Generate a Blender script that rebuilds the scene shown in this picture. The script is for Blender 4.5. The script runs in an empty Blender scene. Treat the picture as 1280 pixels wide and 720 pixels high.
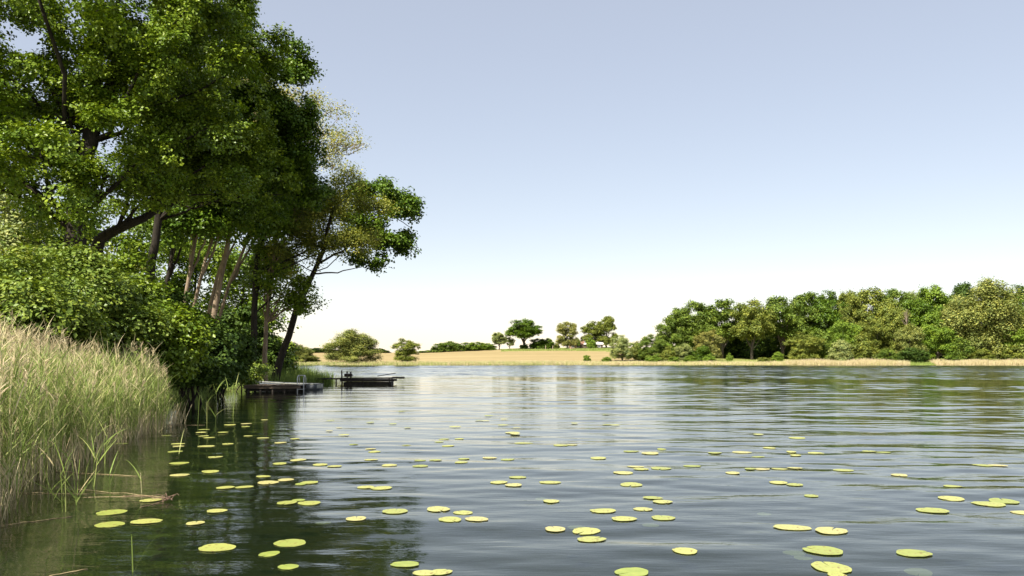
import bpy, math, random
import numpy as np
from mathutils import Vector, noise as mnoise
R = math.radians
scene = bpy.context.scene
COL = scene.collection

# ------------------------------------------------------------------ camera
H = 1.7            # eye height over the lake
cam_d = bpy.data.cameras.new('camera')
cam = bpy.data.objects.new('camera', cam_d); COL.objects.link(cam)
cam_d.sensor_width = 36.0
cam_d.lens = 36.0 * 1000 / 1280
cam_d.shift_y = 90 / 1280
cam_d.clip_start = 0.1; cam_d.clip_end = 20000
cam.location = (0, 0, H); cam.rotation_euler = (R(90), 0, 0)
scene.camera = cam

# ------------------------------------------------------------------ light
SUN_EL = 49.0
SUN_AZ = 214.0       # compass degrees, 0 = +Y (view direction), clockwise; 214 = behind the camera to the left
world = bpy.data.worlds.new('World'); scene.world = world; world.use_nodes = True
wn = world.node_tree; wn.nodes.clear()
wo = wn.nodes.new('ShaderNodeOutputWorld'); wb = wn.nodes.new('ShaderNodeBackground')
sk = wn.nodes.new('ShaderNodeTexSky'); sk.sky_type = 'NISHITA'; sk.sun_disc = False
sk.sun_elevation = R(SUN_EL); sk.sun_rotation = R(SUN_AZ)
sk.air_density = 1.0; sk.dust_density = 0.3; sk.ozone_density = 1.0; sk.altitude = 0
wb.inputs['Strength'].default_value = 0.09
wt = wn.nodes.new('ShaderNodeMix'); wt.data_type = 'RGBA'; wt.blend_type = 'MULTIPLY'; wt.inputs['Factor'].default_value = 1.0
wt.inputs['B'].default_value = (0.62, 0.52, 0.45, 1)      # the photograph's warm white balance
wn.links.new(sk.outputs[0], wt.inputs['A']); 
wv = wn.nodes.new('ShaderNodeMix'); wv.data_type = 'RGBA'; wv.blend_type = 'ADD'; wv.inputs['Factor'].default_value = 1.0
wv.inputs['B'].default_value = (1.52, 1.57, 1.76, 1)      # thin even veil of high haze
wn.links.new(wt.outputs['Result'], wv.inputs['A']); wn.links.new(wv.outputs['Result'], wb.inputs['Color']); wn.links.new(wb.outputs[0], wo.inputs['Surface'])
sl = bpy.data.lights.new('sun', 'SUN'); sl.energy = 5.0; sl.angle = R(0.53); sl.color = (1.0, 0.94, 0.84)
so = bpy.data.objects.new('sun', sl); COL.objects.link(so)
az, el = R(SUN_AZ), R(SUN_EL)
sd = Vector((math.sin(az) * math.cos(el), math.cos(az) * math.cos(el), math.sin(el)))
so.rotation_euler = sd.to_track_quat('Z', 'Y').to_euler(); so.location = (0, 0, 60)
vs = scene.view_settings
vs.view_transform = 'Standard'; vs.look = 'None'; vs.gamma = 1.0; vs.use_curve_mapping = False
vs.exposure = 1.25

# ------------------------------------------------------------------ helpers
def tag(o, label=None, cat=None, group=None, kind=None):
    if label: o['label'] = label
    if cat: o['category'] = cat
    if group: o['group'] = group
    if kind: o['kind'] = kind
    return o

def empty(name, loc, label, cat, group=None, rz=0):
    o = bpy.data.objects.new(name, None); COL.objects.link(o)
    o.location = loc; o.rotation_euler = (0, 0, rz); o.empty_display_size = 0.3
    return tag(o, label, cat, group)

def link(name, me, mats, parent=None):
    o = bpy.data.objects.new(name, me); COL.objects.link(o)
    for m in (mats if isinstance(mats, (list, tuple)) else [mats]):
        if m: me.materials.append(m)
    if parent: o.parent = parent
    return o

def np_mesh(name, V, F, mi=None, attr=None, smooth=False):
    """V (n,3) array; F (m,k) int array of equal sized faces or list of such"""
    Fs = F if isinstance(F, list) else [F]
    me = bpy.data.meshes.new(name)
    V = np.ascontiguousarray(V, dtype=np.float32)
    me.vertices.add(len(V)); me.vertices.foreach_set('co', V.ravel())
    loops = np.concatenate([f.ravel() for f in Fs]).astype(np.int32)
    tot = np.concatenate([np.full(len(f), f.shape[1], dtype=np.int32) for f in Fs])
    st = np.concatenate([[0], np.cumsum(tot)[:-1]]).astype(np.int32)
    me.loops.add(len(loops)); me.loops.foreach_set('vertex_index', loops)
    me.polygons.add(len(tot)); me.polygons.foreach_set('loop_start', st); me.polygons.foreach_set('loop_total', tot)
    if mi is not None: me.polygons.foreach_set('material_index', np.asarray(mi, dtype=np.int32))
    if smooth: me.polygons.foreach_set('use_smooth', np.ones(len(tot), dtype=bool))
    if attr is not None:
        a = me.attributes.new('tint', 'FLOAT', 'FACE'); a.data.foreach_set('value', np.asarray(attr, dtype=np.float32))
    me.update(calc_edges=True)
    return me

class MB:
    """collects simple solids into one mesh"""
    def __init__(s): s.v = []; s.f = []; s.n = 0; s.m = []
    def add(s, V, F, m=0):
        V = np.asarray(V, float)
        s.v.append(V)
        for f in F: s.f.append([i + s.n for i in f]); s.m.append(m)
        s.n += len(V)
    def box(s, c, size, rz=0, ry=0, rx=0, m=0, bev=0.0):
        hx, hy, hz = [d / 2 for d in size]
        if bev > 0:
            b = bev; P = []
            for z, k in ((-hz, b), (-hz + b, 0), (hz - b, 0), (hz, b)):
                P += [(-hx + k, -hy + k, z), (hx - k, -hy + k, z), (hx - k, hy - k, z), (-hx + k, hy - k, z)]
            F = [(3, 2, 1, 0)]
            for r in range(3):
                for i in range(4):
                    j = (i + 1) % 4; F.append((r * 4 + i, r * 4 + j, r * 4 + 4 + j, r * 4 + 4 + i))
            F.append((12, 13, 14, 15))
        else:
            P = [(x, y, z) for z in (-hz, hz) for x, y in ((-hx, -hy), (hx, -hy), (hx, hy), (-hx, hy))]
            F = [(3, 2, 1, 0), (4, 5, 6, 7), (0, 1, 5, 4), (1, 2, 6, 5), (2, 3, 7, 6), (3, 0, 4, 7)]
        P = np.array(P)
        cx, sx = math.cos(rx), math.sin(rx); cy, sy = math.cos(ry), math.sin(ry); cz, sz = math.cos(rz), math.sin(rz)
        M = np.array([[cz, -sz, 0], [sz, cz, 0], [0, 0, 1]]) @ np.array([[cy, 0, sy], [0, 1, 0], [-sy, 0, cy]]) @ np.array([[1, 0, 0], [0, cx, -sx], [0, sx, cx]])
        s.add(P @ M.T + np.array(c), F, m)
    def tube(s, pts, rad, n=8, cap=True, m=0, rough=0.0, rng=None):
        pts = np.array(pts, float); k = len(pts)
        if np.isscalar(rad): rad = [rad] * k
        T = np.gradient(pts, axis=0); T /= np.linalg.norm(T, axis=1)[:, None] + 1e-9
        ref = np.array([0, 1, 0.]) if abs(T[0][1]) < 0.9 else np.array([1., 0, 0])
        V = []
        u = None
        for i in range(k):
            t = T[i]
            if u is None: u = np.cross(t, ref)
            u = u - t * np.dot(u, t); u /= np.linalg.norm(u) + 1e-9
            w = np.cross(t, u)
            for j in range(n):
                a = 2 * math.pi * j / n
                r = rad[i] * (1 + (rough * (rng.random() - .5) if rng is not None else 0))
                V.append(pts[i] + r * (math.cos(a) * u + math.sin(a) * w))
        F = []
        for i in range(k - 1):
            for j in range(n):
                jj = (j + 1) % n
                F.append((i * n + j, i * n + jj, (i + 1) * n + jj, (i + 1) * n + j))
        if cap: F.append(tuple(reversed(range(n)))); F.append(tuple(range((k - 1) * n, k * n)))
        s.add(V, F, m)
    def mesh(s, name, smooth=False):
        me = bpy.data.meshes.new(name)
        V = np.concatenate(s.v)
        me.from_pydata(V.tolist(), [], s.f)
        me.polygons.foreach_set('material_index', np.array(s.m, dtype=np.int32))
        if smooth: me.polygons.foreach_set('use_smooth', np.ones(len(s.f), dtype=bool))
        me.update()
        return me
    def build(s, name, mats, parent=None, smooth=False):
        return link(name, s.mesh(name, smooth), mats, parent)

def copy_tree(o, parent=None):
    c = o.copy(); COL.objects.link(c); c.parent = parent
    for ch in list(o.children): copy_tree(ch, c)
    return c

def wat(px, py):          # a place on the lake surface as seen in the photograph -> metres
    Y = H * 1000.0 / (py - 450.0)
    return ((px - 640) / 1000.0 * Y, Y)
def at(px, py, Y):
    return ((px - 640) / 1000.0 * Y, Y, H + (450 - py) / 1000.0 * Y)

# ------------------------------------------------------------------ materials
def newmat(name):
    m = bpy.data.materials.new(name); m.use_nodes = True
    nt = m.node_tree; nt.nodes.clear()
    out = nt.nodes.new('ShaderNodeOutputMaterial')
    return m, nt, out
def N(nt, t, **kw):
    n = nt.nodes.new(t)
    for k, v in kw.items(): setattr(n, k, v)
    return n
def ramp(nt, fac, stops, interp='LINEAR'):
    r = nt.nodes.new('ShaderNodeValToRGB'); r.color_ramp.interpolation = interp
    e = r.color_ramp.elements
    while len(e) < len(stops): e.new(0.5)
    for i, (p, c) in enumerate(stops):
        e[i].position = p; e[i].color = (*c, 1)
    nt.links.new(fac, r.inputs['Fac'])
    return r.outputs['Color']
def math_(nt, op, a, b=None):
    m = nt.nodes.new('ShaderNodeMath'); m.operation = op
    for i, v in enumerate((a, b)):
        if v is None: continue
        if isinstance(v, (int, float)): m.inputs[i].default_value = v
        else: nt.links.new(v, m.inputs[i])
    return m.outputs[0]
def scaled(nt, sx, sy, sz, src='Object', rot=0.0):
    tc = nt.nodes.new('ShaderNodeTexCoord'); mp = nt.nodes.new('ShaderNodeMapping')
    mp.inputs['Scale'].default_value = (sx, sy, sz); mp.inputs['Rotation'].default_value = (0, 0, rot)
    nt.links.new(tc.outputs[src], mp.inputs['Vector'])
    return mp.outputs[0]
def noise_tex(nt, vec, scale=1.0, detail=2.0, rough=0.5, dist=0.0):
    n = nt.nodes.new('ShaderNodeTexNoise')
    n.inputs['Scale'].default_value = scale; n.inputs['Detail'].default_value = detail
    n.inputs['Roughness'].default_value = rough; n.inputs['Distortion'].default_value = dist
    nt.links.new(vec, n.inputs['Vector'])
    return n.outputs['Fac']

def leaf_mat(name, dark, mid, light, transl=0.35, gloss=0.45):
    """leaves differ from one another in colour (attribute tint), light goes through them"""
    m, nt, out = newmat(name)
    at_ = N(nt, 'ShaderNodeAttribute', attribute_name='tint')
    col = ramp(nt, at_.outputs['Fac'], [(0.0, dark), (0.5, mid), (1.0, light)])
    p = N(nt, 'ShaderNodeBsdfPrincipled'); p.inputs['Roughness'].default_value = gloss
    p.inputs['Specular IOR Level'].default_value = 0.22
    nt.links.new(col, p.inputs['Base Color'])
    t = N(nt, 'ShaderNodeBsdfTranslucent')
    g = N(nt, 'ShaderNodeMix', data_type='RGBA', blend_type='MULTIPLY'); g.inputs['Factor'].default_value = 1.0
    nt.links.new(col, g.inputs['A']); g.inputs['B'].default_value = (1.3, 1.3, 0.4, 1)
    nt.links.new(g.outputs['Result'], t.inputs['Color'])
    mx = N(nt, 'ShaderNodeMixShader'); mx.inputs[0].default_value = transl
    nt.links.new(p.outputs[0], mx.inputs[1]); nt.links.new(t.outputs[0], mx.inputs[2])
    nt.links.new(mx.outputs[0], out.inputs['Surface'])
    return m
def leafset(name, c, transl=0.35, gloss=0.58):
    c = np.array(c)
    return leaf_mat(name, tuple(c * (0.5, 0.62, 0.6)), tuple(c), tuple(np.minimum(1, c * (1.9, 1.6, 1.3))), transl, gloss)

def bark_mat(name, c1, c2, sc=6.0):
    m, nt, out = newmat(name)
    v = scaled(nt, sc, sc, sc * 0.25)
    f = noise_tex(nt, v, 1.0, 6.0, 0.65, 0.4)
    col = ramp(nt, f, [(0.3, c1), (0.7, c2)])
    p = N(nt, 'ShaderNodeBsdfPrincipled'); p.inputs['Roughness'].default_value = 0.9
    p.inputs['Specular IOR Level'].default_value = 0.15
    nt.links.new(col, p.inputs['Base Color'])
    b = N(nt, 'ShaderNodeBump'); b.inputs['Strength'].default_value = 0.8; b.inputs['Distance'].default_value = 0.05
    nt.links.new(f, b.inputs['Height']); nt.links.new(b.outputs[0], p.inputs['Normal'])
    nt.links.new(p.outputs[0], out.inputs['Surface'])
    return m
def plain_mat(name, c1, c2, sc=(3, 3, 3), rough=0.8, spec=0.3, bump=0.0, detail=5.0, metal=0.0, src='Object', lo=0.3, hi=0.7):
    m, nt, out = newmat(name)
    f = noise_tex(nt, scaled(nt, *sc, src=src), 1.0, detail, 0.6)
    col = ramp(nt, f, [(lo, c1), (hi, c2)])
    p = N(nt, 'ShaderNodeBsdfPrincipled'); p.inputs['Roughness'].default_value = rough
    p.inputs['Specular IOR Level'].default_value = spec; p.inputs['Metallic'].default_value = metal
    nt.links.new(col, p.inputs['Base Color'])
    if bump:
        b = N(nt, 'ShaderNodeBump'); b.inputs['Strength'].default_value = 1.0; b.inputs['Distance'].default_value = bump
        nt.links.new(f, b.inputs['Height']); nt.links.new(b.outputs[0], p.inputs['Normal'])
    nt.links.new(p.outputs[0], out.inputs['Surface'])
    return m

M = {}
M['maple'] = leafset('maple_leaves', (0.118, 0.178, 0.016), 0.17, 0.40)
M['maple_d'] = leafset('deep_green_leaves', (0.078, 0.135, 0.012), 0.15, 0.40)
M['shrub'] = leafset('shrub_leaves', (0.135, 0.19, 0.03), 0.18, 0.42)
M['ash'] = leafset('thin_yellow_green_leaves', (0.215, 0.24, 0.05), 0.33)
M['pale'] = leafset('pale_catkin_leaves', (0.32, 0.33, 0.15), 0.3)
M['beech'] = leafset('beech_leaves', (0.10, 0.15, 0.02), 0.15)
M['olive'] = leafset('olive_leaves', (0.15, 0.18, 0.03), 0.17)
M['bright'] = leafset('bright_leaves', (0.135, 0.21, 0.022), 0.18)
M['willow'] = leafset('willow_leaves', (0.18, 0.205, 0.05), 0.15)
M['silver'] = leafset('silver_green_leaves', (0.22, 0.26, 0.09), 0.22)
M['dark'] = leafset('dark_and_shaded_leaves', (0.05, 0.09, 0.013), 0.15)  # dark foliage; also puts shade into the colour of bank shrubs and wood
M['blossom'] = leafset('reddish_tipped_leaves', (0.20, 0.205, 0.055), 0.22)
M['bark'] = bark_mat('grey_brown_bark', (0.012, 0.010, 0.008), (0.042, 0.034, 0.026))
M['bark_w'] = bark_mat('warm_lit_bark', (0.09, 0.065, 0.046), (0.30, 0.225, 0.155), 5.0)  # warm bark, lightened so the stems look lit where foliage shades them
M['bark_f'] = plain_mat('far_bark', (0.05, 0.04, 0.03), (0.12, 0.10, 0.08), (1, 1, .3))

# ------------------------------------------------------------------ terrain
def smooth01(t): t = np.clip(t, 0, 1); return t * t * (3 - 2 * t)
BY = np.array([-80, -20, 2, 8, 15, 21, 30, 38, 43, 48, 53, 58, 62, 66, 76, 100, 150, 205, 235, 300])
BX = np.array([-3, -5, -6.6, -7.9, -9.6, -11.0, -12.3, -14.0, -15.2, -15.9, -15.4, -13.7, -14.0, -17.5, -26, -50, -90, -120, -160, -260])
def bank_x(Y): return np.interp(Y, BY, BX)
def shore_y(X): return 247 + 3.0 * np.sin(X * 0.021 + 1.0) + 1.2 * np.sin(X * 0.09) + 0.5 * np.sin(X * .31)
def crest(X):
    px = 640 + X / 400.0 * 1000
    yy = np.interp(px, [0, 380, 470, 530, 600, 650, 760, 830, 900, 1300], [441, 441, 441.3, 441.0, 437.5, 435, 433.5, 436, 440, 440])
    return H + (450 - yy) * 0.4
def height(X, Y):
    X = np.asarray(X, float); Y = np.asarray(Y, float)
    dl = bank_x(Y) - X                                   # metres inland of the near left bank
    left = np.where(dl > 0, 0.45 * smooth01(dl / 1.8) + 0.9 * smooth01(dl / 30), -0.9 * smooth01(-dl / 7.0) - 0.06)
    dy = Y - shore_y(X)
    cr = crest(X)
    t = np.clip(dy / 150.0, 0, 1)
    far = np.where(dy > 0, 0.35 * smooth01(dy / 3.0) + (cr - 0.35) * t ** 1.15, -1.3 * smooth01(-dy / 10.0))
    far = np.where(dy > 165, cr - (dy - 165) * 0.012 * smooth01((dy - 165) / 40), far)
    far = np.maximum(far, np.where(dy > 165, -2, far))
    right = np.where(X > 480, 1.5 * smooth01((X - 480) / 10), -2)
    back = np.where(Y < -70, 1.0 * smooth01((-70 - Y) / 8), -2)
    z = np.maximum(np.maximum(left, far), np.maximum(right, back))
    return z
def hz(x, y): return float(height(np.array([x]), np.array([y]))[0])

def grid_mesh(name, xs, ys, fz, keep=None):
    X, Y = np.meshgrid(xs, ys); Z = fz(X, Y)
    V = np.stack([X.ravel(), Y.ravel(), Z.ravel()], 1)
    nx, ny = len(xs), len(ys)
    i, j = np.meshgrid(np.arange(nx - 1), np.arange(ny - 1))
    a = (j * nx + i).ravel()
    F = np.stack([a, a + 1, a + 1 + nx, a + nx], 1)
    if keep is not None:
        c = V[F].mean(1); F = F[keep(c[:, 0], c[:, 1])]
    return np_mesh(name, V, F, smooth=True)
xs = np.unique(np.concatenate([np.arange(-40, 2, 0.6), np.arange(2, 60, 6), np.arange(-320, -40, 7), np.arange(60, 500, 8), np.array([-9000, -5000, -2500, -1200, -700, -450, 520, 600, 800, 1500, 3000, 6000, 9000])]))
ys = np.unique(np.concatenate([np.arange(-5, 80, 0.7), np.arange(80, 236, 6), np.arange(236, 262, 0.8), np.arange(262, 460, 5), np.array([-9000, -3000, -800, -300, -150, -90, -82, -76, -70, -50, -25, -12, 500, 560, 700, 1000, 1600, 3000, 6000, 9000])]))
def gz(X, Y):
    nz = 0.06 * np.sin(X * 1.3 + np.sin(Y * .9)) * np.sin(Y * 1.1 + 1.7)
    z = height(X, Y); return z + nz * np.clip(np.abs(z), 0, 1)
gm, nt, out = newmat('grassy_ground')
f1 = noise_tex(nt, scaled(nt, .03, .12, .1), 1.0, 6, .6)
f2 = noise_tex(nt, scaled(nt, 1.4, 1.4, 1.4), 1.0, 6, .65)
c1 = ramp(nt, f1, [(.35, (.12, .17, .03)), (.5, (.22, .24, .06)), (.65, (.34, .29, .12))])
c2 = ramp(nt, f2, [(.3, (.45, .45, .45)), (.7, (1, 1, 1))])
mx = N(nt, 'ShaderNodeMix', data_type='RGBA', blend_type='MULTIPLY'); mx.inputs['Factor'].default_value = .8
nt.links.new(c1, mx.inputs['A']); nt.links.new(c2, mx.inputs['B'])
# mud and silt below the water line
geo = N(nt, 'ShaderNodeNewGeometry'); sp = N(nt, 'ShaderNodeSeparateXYZ'); nt.links.new(geo.outputs['Position'], sp.inputs[0])
mr = N(nt, 'ShaderNodeMapRange'); mr.inputs['From Min'].default_value = -0.02; mr.inputs['From Max'].default_value = 0.22; nt.links.new(sp.outputs['Z'], mr.inputs['Value'])
mud = ramp(nt, f2, [(.3, (.02, .02, .008)), (.7, (.075, .065, .022))])
mx2 = N(nt, 'ShaderNodeMix', data_type='RGBA'); nt.links.new(mr.outputs[0], mx2.inputs['Factor'])
nt.links.new(mud, mx2.inputs['A']); nt.links.new(mx.outputs['Result'], mx2.inputs['B'])
p = N(nt, 'ShaderNodeBsdfPrincipled'); p.inputs['Roughness'].default_value = .95; p.inputs['Specular IOR Level'].default_value = .1
nt.links.new(mx2.outputs['Result'], p.inputs['Base Color'])
b = N(nt, 'ShaderNodeBump'); b.inputs['Distance'].default_value = .15; nt.links.new(f2, b.inputs['Height']); nt.links.new(b.outputs[0], p.inputs['Normal'])
nt.links.new(p.outputs[0], out.inputs['Surface'])
tag(link('ground', grid_mesh('ground', xs, ys, gz), gm), kind='structure')

# ripe field on the far slope
fm, nt, out = newmat('ripe_field')
f1 = noise_tex(nt, scaled(nt, .02, .1, .1), 1.0, 5, .6)
f2 = noise_tex(nt, scaled(nt, .25, 3.0, 1), 1.0, 3, .6, .3)
c1 = ramp(nt, f1, [(.3, (.24, .185, .085)), (.7, (.33, .255, .12))])
c2 = ramp(nt, f2, [(.3, (.8, .8, .8)), (.7, (1, 1, 1))])
mx = N(nt, 'ShaderNodeMix', data_type='RGBA', blend_type='MULTIPLY'); mx.inputs['Factor'].default_value = .7
nt.links.new(c1, mx.inputs['A']); nt.links.new(c2, mx.inputs['B'])
p = N(nt, 'ShaderNodeBsdfPrincipled'); p.inputs['Roughness'].default_value = .95; p.inputs['Specular IOR Level'].default_value = .1
nt.links.new(mx.outputs['Result'], p.inputs['Base Color']); nt.links.new(p.outputs[0], out.inputs['Surface'])
def fkeep(X, Y):
    dy = Y - shore_y(X)
    edge = np.interp(X, [-400, -60, 20, 45, 52], [14, 16, 20, 26, 60])
    top = np.interp(X, [-400, -30, 0, 20, 52], [160, 160, 132, 118, 90])
    return (dy > edge) & (dy < top) & (X < 50 + (Y - 300) * .12) & (X > -330)
tag(link('field', grid_mesh('field', np.arange(-340, 80, 3.0), np.arange(255, 420, 2.0), lambda X, Y: gz(X, Y) + 0.12, fkeep), fm), kind='structure')

# ------------------------------------------------------------------ water
wm, nt, out = newmat('lake_water')
geo = N(nt, 'ShaderNodeNewGeometry'); sp = N(nt, 'ShaderNodeSeparateXYZ'); nt.links.new(geo.outputs['Position'], sp.inputs[0])
# small waves, crests run across the view; rougher out on the open lake
L = noise_tex(nt, scaled(nt, .16, .75, 1, rot=R(4)), 1.0, 2.0, .45, .3)         # long swell
S = noise_tex(nt, scaled(nt, .55, 2.6, 1, rot=R(-5)), 1.0, 3.0, .5, .5)          # short waves
Fi = noise_tex(nt, scaled(nt, 3.0, 11.0, 1, rot=R(3)), 1.0, 3.0, .55, .4)        # ripples
P_ = noise_tex(nt, scaled(nt, .05, .16, 1), 1.0, 3.0, .5)                        # where the breeze touches
mr = N(nt, 'ShaderNodeMapRange'); mr.inputs['From Min'].default_value = 8; mr.inputs['From Max'].default_value = 60
mr.inputs['To Min'].default_value = 0.6; mr.inputs['To Max'].default_value = 0.45; nt.links.new(sp.outputs['Y'], mr.inputs['Value'])
mr2 = N(nt, 'ShaderNodeMapRange'); mr2.inputs['From Min'].default_value = .35; mr2.inputs['From Max'].default_value = .7
mr2.inputs['To Min'].default_value = 0.5; mr2.inputs['To Max'].default_value = 1.6; nt.links.new(P_, mr2.inputs['Value'])
hsum = math_(nt, 'ADD', math_(nt, 'MULTIPLY', L, 0.010), math_(nt, 'MULTIPLY', S, 0.007))
hf = math_(nt, 'MULTIPLY', math_(nt, 'MULTIPLY', Fi, 0.0042), mr2.outputs[0])
hsum = math_(nt, 'MULTIPLY', math_(nt, 'ADD', hsum, hf), mr.outputs[0])
b = N(nt, 'ShaderNodeBump'); b.inputs['Strength'].default_value = 1.0; b.inputs['Distance'].default_value = 1.0
nt.links.new(hsum, b.inputs['Height'])
fr = N(nt, 'ShaderNodeFresnel'); fr.inputs['IOR'].default_value = 1.36; nt.links.new(b.outputs[0], fr.inputs['Normal'])
gl = N(nt, 'ShaderNodeBsdfGlossy');  gl.inputs['Color'].default_value = (1, 1, 1, 1); nt.links.new(b.outputs[0], gl.inputs['Normal'])
rg = N(nt, 'ShaderNodeMapRange'); rg.inputs['From Min'].default_value = 30; rg.inputs['From Max'].default_value = 130
rg.inputs['To Min'].default_value = 0.01; rg.inputs['To Max'].default_value = 0.12; nt.links.new(sp.outputs['Y'], rg.inputs['Value']); nt.links.new(rg.outputs[0], gl.inputs['Roughness'])   # waves too small to see singly
tr = N(nt, 'ShaderNodeBsdfTransparent'); tr.inputs['Color'].default_value = (.78, .86, .66, 1)
df = N(nt, 'ShaderNodeBsdfDiffuse'); df.inputs['Color'].default_value = (.008, .014, .007, 1)
m1 = N(nt, 'ShaderNodeMixShader'); m1.inputs[0].default_value = .62
nt.links.new(tr.outputs[0], m1.inputs[1]); nt.links.new(df.outputs[0], m1.inputs[2])
m2 = N(nt, 'ShaderNodeMixShader'); nt.links.new(fr.outputs[0], m2.inputs[0]); nt.links.new(m1.outputs[0], m2.inputs[1]); nt.links.new(gl.outputs[0], m2.inputs[2])
nt.links.new(m2.outputs[0], out.inputs['Surface'])
# the surface itself carries the waves you can see one by one
wr = np.random.default_rng(4)
WL = np.concatenate([np.geomspace(.16, .42, 12), np.geomspace(.42, 1.1, 16), np.geomspace(1.0, 4.2, 15)])
WA = R(90) + wr.normal(size=len(WL)) * R(17); WP = wr.uniform(0, 6.28, len(WL))
WK = 2 * math.pi / WL
WSL = np.where(WL < .42, .012, np.where(WL < 1.1, .0155, .0145))              # slope of each wave train
def wave(X, Y):
    X = np.asarray(X, float); Y = np.asarray(Y, float)
    calm = np.interp(Y, [0, 8, 25, 55, 80, 140, 260], [.42, .45, .60, .68, 1.0, 1.6, 2.1])
    off = np.interp(X - np.interp(Y, BY, BX), [0, 4, 14], [.25, .5, 1.0])
    near = np.where(Y < 75, off, 1.0)
    z = np.zeros(np.broadcast(X, Y).shape)
    gust = .75 + .35 * np.sin(X * .07 + Y * .05 + 1) * np.sin(Y * .11 - X * .03) + .2 * np.sin(Y * .23 + X * .08)
    for l, a, p0, k, sl_ in zip(WL, WA, WP, WK, WSL):
        ph = k * (math.cos(a) * X + math.sin(a) * Y) + p0 + .8 * np.sin(X * .19 / math.sqrt(l) + p0 * 3) + .5 * np.sin(Y * .13 + p0)
        res = np.clip((l - np.interp(Y, [5, 15, 60, 250], [.10, .2, .46, .6])) / .16, 0, 1)
        z = z + (sl_ / k) * res * (np.sin(ph) + .18 * np.cos(2 * ph))
    return z * calm * near * gust
rows = [2.0]
while rows[-1] < 258: rows.append(rows[-1] + min(.27, .035 + .0042 * rows[-1]))
rows = np.array([-78, -30, -8, 0] + rows)
u = np.linspace(-.95, .95, 480); u = np.concatenate([[-1.6, -1.2], u, [1.2, 1.7]])
UU, YY = np.meshgrid(u, rows); XX = UU * (np.abs(YY) + 5.0)
XX[:, 0] = -330; XX[:, 1] = np.minimum(-300, XX[:, 1]); XX[:, -1] = 490; XX[:, -2] = np.maximum(300, XX[:, -2])
ZZ = wave(XX, YY); ZZ[:, :2] = 0; ZZ[:, -2:] = 0; ZZ[:4] = 0
nx, ny = XX.shape[1], XX.shape[0]; i, j = np.meshgrid(np.arange(nx - 1), np.arange(ny - 1)); a = (j * nx + i).ravel()
tag(link('lake_water', np_mesh('lake_water', np.stack([XX.ravel(), YY.ravel(), ZZ.ravel()], 1), np.stack([a, a + 1, a + 1 + nx, a + nx], 1), smooth=True), wm), kind='structure')

# ------------------------------------------------------------------ foliage generators
def unit(rng, n):
    v = rng.normal(size=(n, 3)); return v / np.linalg.norm(v, axis=1)[:, None]
def leaves_mesh(name, C, Nn, size, tint, rng, fold=0.25, aspect=0.75):
    """one folded four-cornered leaf per centre"""
    n = len(C)
    Nn = Nn / (np.linalg.norm(Nn, axis=1)[:, None] + 1e-9)
    a = unit(rng, n); U = np.cross(Nn, a); U /= np.linalg.norm(U, axis=1)[:, None] + 1e-9
    W = np.cross(Nn, U)
    s = size[:, None] * 0.5
    j = lambda: rng.uniform(.75, 1.25, (n, 1))
    v0 = C - U * s * j(); v1 = C + W * s * aspect * j() + Nn * s * fold; v2 = C + U * s * j(); v3 = C - W * s * aspect * j() + Nn * s * fold
    V = np.stack([v0, v1, v2, v3], 1).reshape(-1, 3)
    F = np.arange(4 * n).reshape(n, 4)
    # split the quads along the midrib so that both halves shade
    T = np.concatenate([F[:, [0, 1, 2]], F[:, [0, 2, 3]]])
    return np_mesh(name, V, T, attr=np.concatenate([tint, tint]))

def sub_lobes(rng, env, n, rmin, rmax, shell=0.55):
    """env: list of (centre, radii) ellipsoids; scatter n sub-lobes through them, mostly near their outside"""
    out = []
    vol = np.array([e[1][0] * e[1][1] * e[1][2] for e in env]) ** .67; vol /= vol.sum()
    for k in rng.choice(len(env), n, p=vol):
        c, r = env[k]; c = np.array(c, float); r = np.array(r, float)
        d = unit(rng, 1)[0]; q = shell + (1 - shell) * rng.random() ** .7
        if d[2] < -0.5: d[2] *= .6
        rr = rng.uniform(rmin, rmax)
        out.append((c + d * r * q * (1 - 0.35 * rr / r.mean()), rr, c))
    return out

def crown_points(rng, lobes, twigs, per, twig_r, flat=.55, droop=0.0, gap=None, gap_scale=.5, flip=.4):
    w = np.array([l[1] ** 2 for l in lobes]); w /= w.sum()
    k = rng.choice(len(lobes), twigs, p=w)
    LC = np.array([l[0] for l in lobes])[k]; LR = np.array([l[1] for l in lobes])[k]
    EC = np.array([l[2] for l in lobes])[k]
    d = unit(rng, twigs); d[:, 2] = np.where((d[:, 2] < -.1) & (rng.random(twigs) < flip), -d[:, 2], d[:, 2])
    d /= np.linalg.norm(d, axis=1)[:, None]
    rad = LR * (0.35 + 0.75 * rng.random(twigs) ** .7)
    T = LC + d * rad[:, None] * np.array([1, 1, .85])
    if gap is not None:
        g = np.array([mnoise.noise(Vector(t * gap_scale)) for t in T])
        ok = g > gap; T = T[ok]; d = d[ok]; EC = EC[ok]
    n = len(T) * per
    off = rng.normal(size=(n, 3)) * twig_r * np.array([1, 1, flat])
    if droop: off[:, 2] -= np.abs(rng.normal(size=n)) * droop
    C = np.repeat(T, per, 0) + off
    Nn = np.repeat(d, per, 0) * .6 + np.array([0, 0, .7]) + rng.normal(size=(n, 3)) * .42
    tw = np.repeat(rng.random(len(T)), per)
    return C, Nn, tw, T

def branch_mb(mb, rng, p0, p1, r0, r1, sag=0.0, n=6, sides=6, wob=.06):
    p0 = np.array(p0, float); p1 = np.array(p1, float); L = np.linalg.norm(p1 - p0)
    t = np.linspace(0, 1, n)[:, None]
    pts = p0 + (p1 - p0) * t
    up = np.array([0, 0, 1.0])
    pts = pts + up * (np.sin(t * math.pi) * sag * L)
    jit = rng.normal(size=pts.shape) * wob * L / n; jit[0] = 0; jit[-1] = 0
    mb.tube(pts + jit, list(np.linspace(r0, r1, n)), sides, cap=False)

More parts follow.
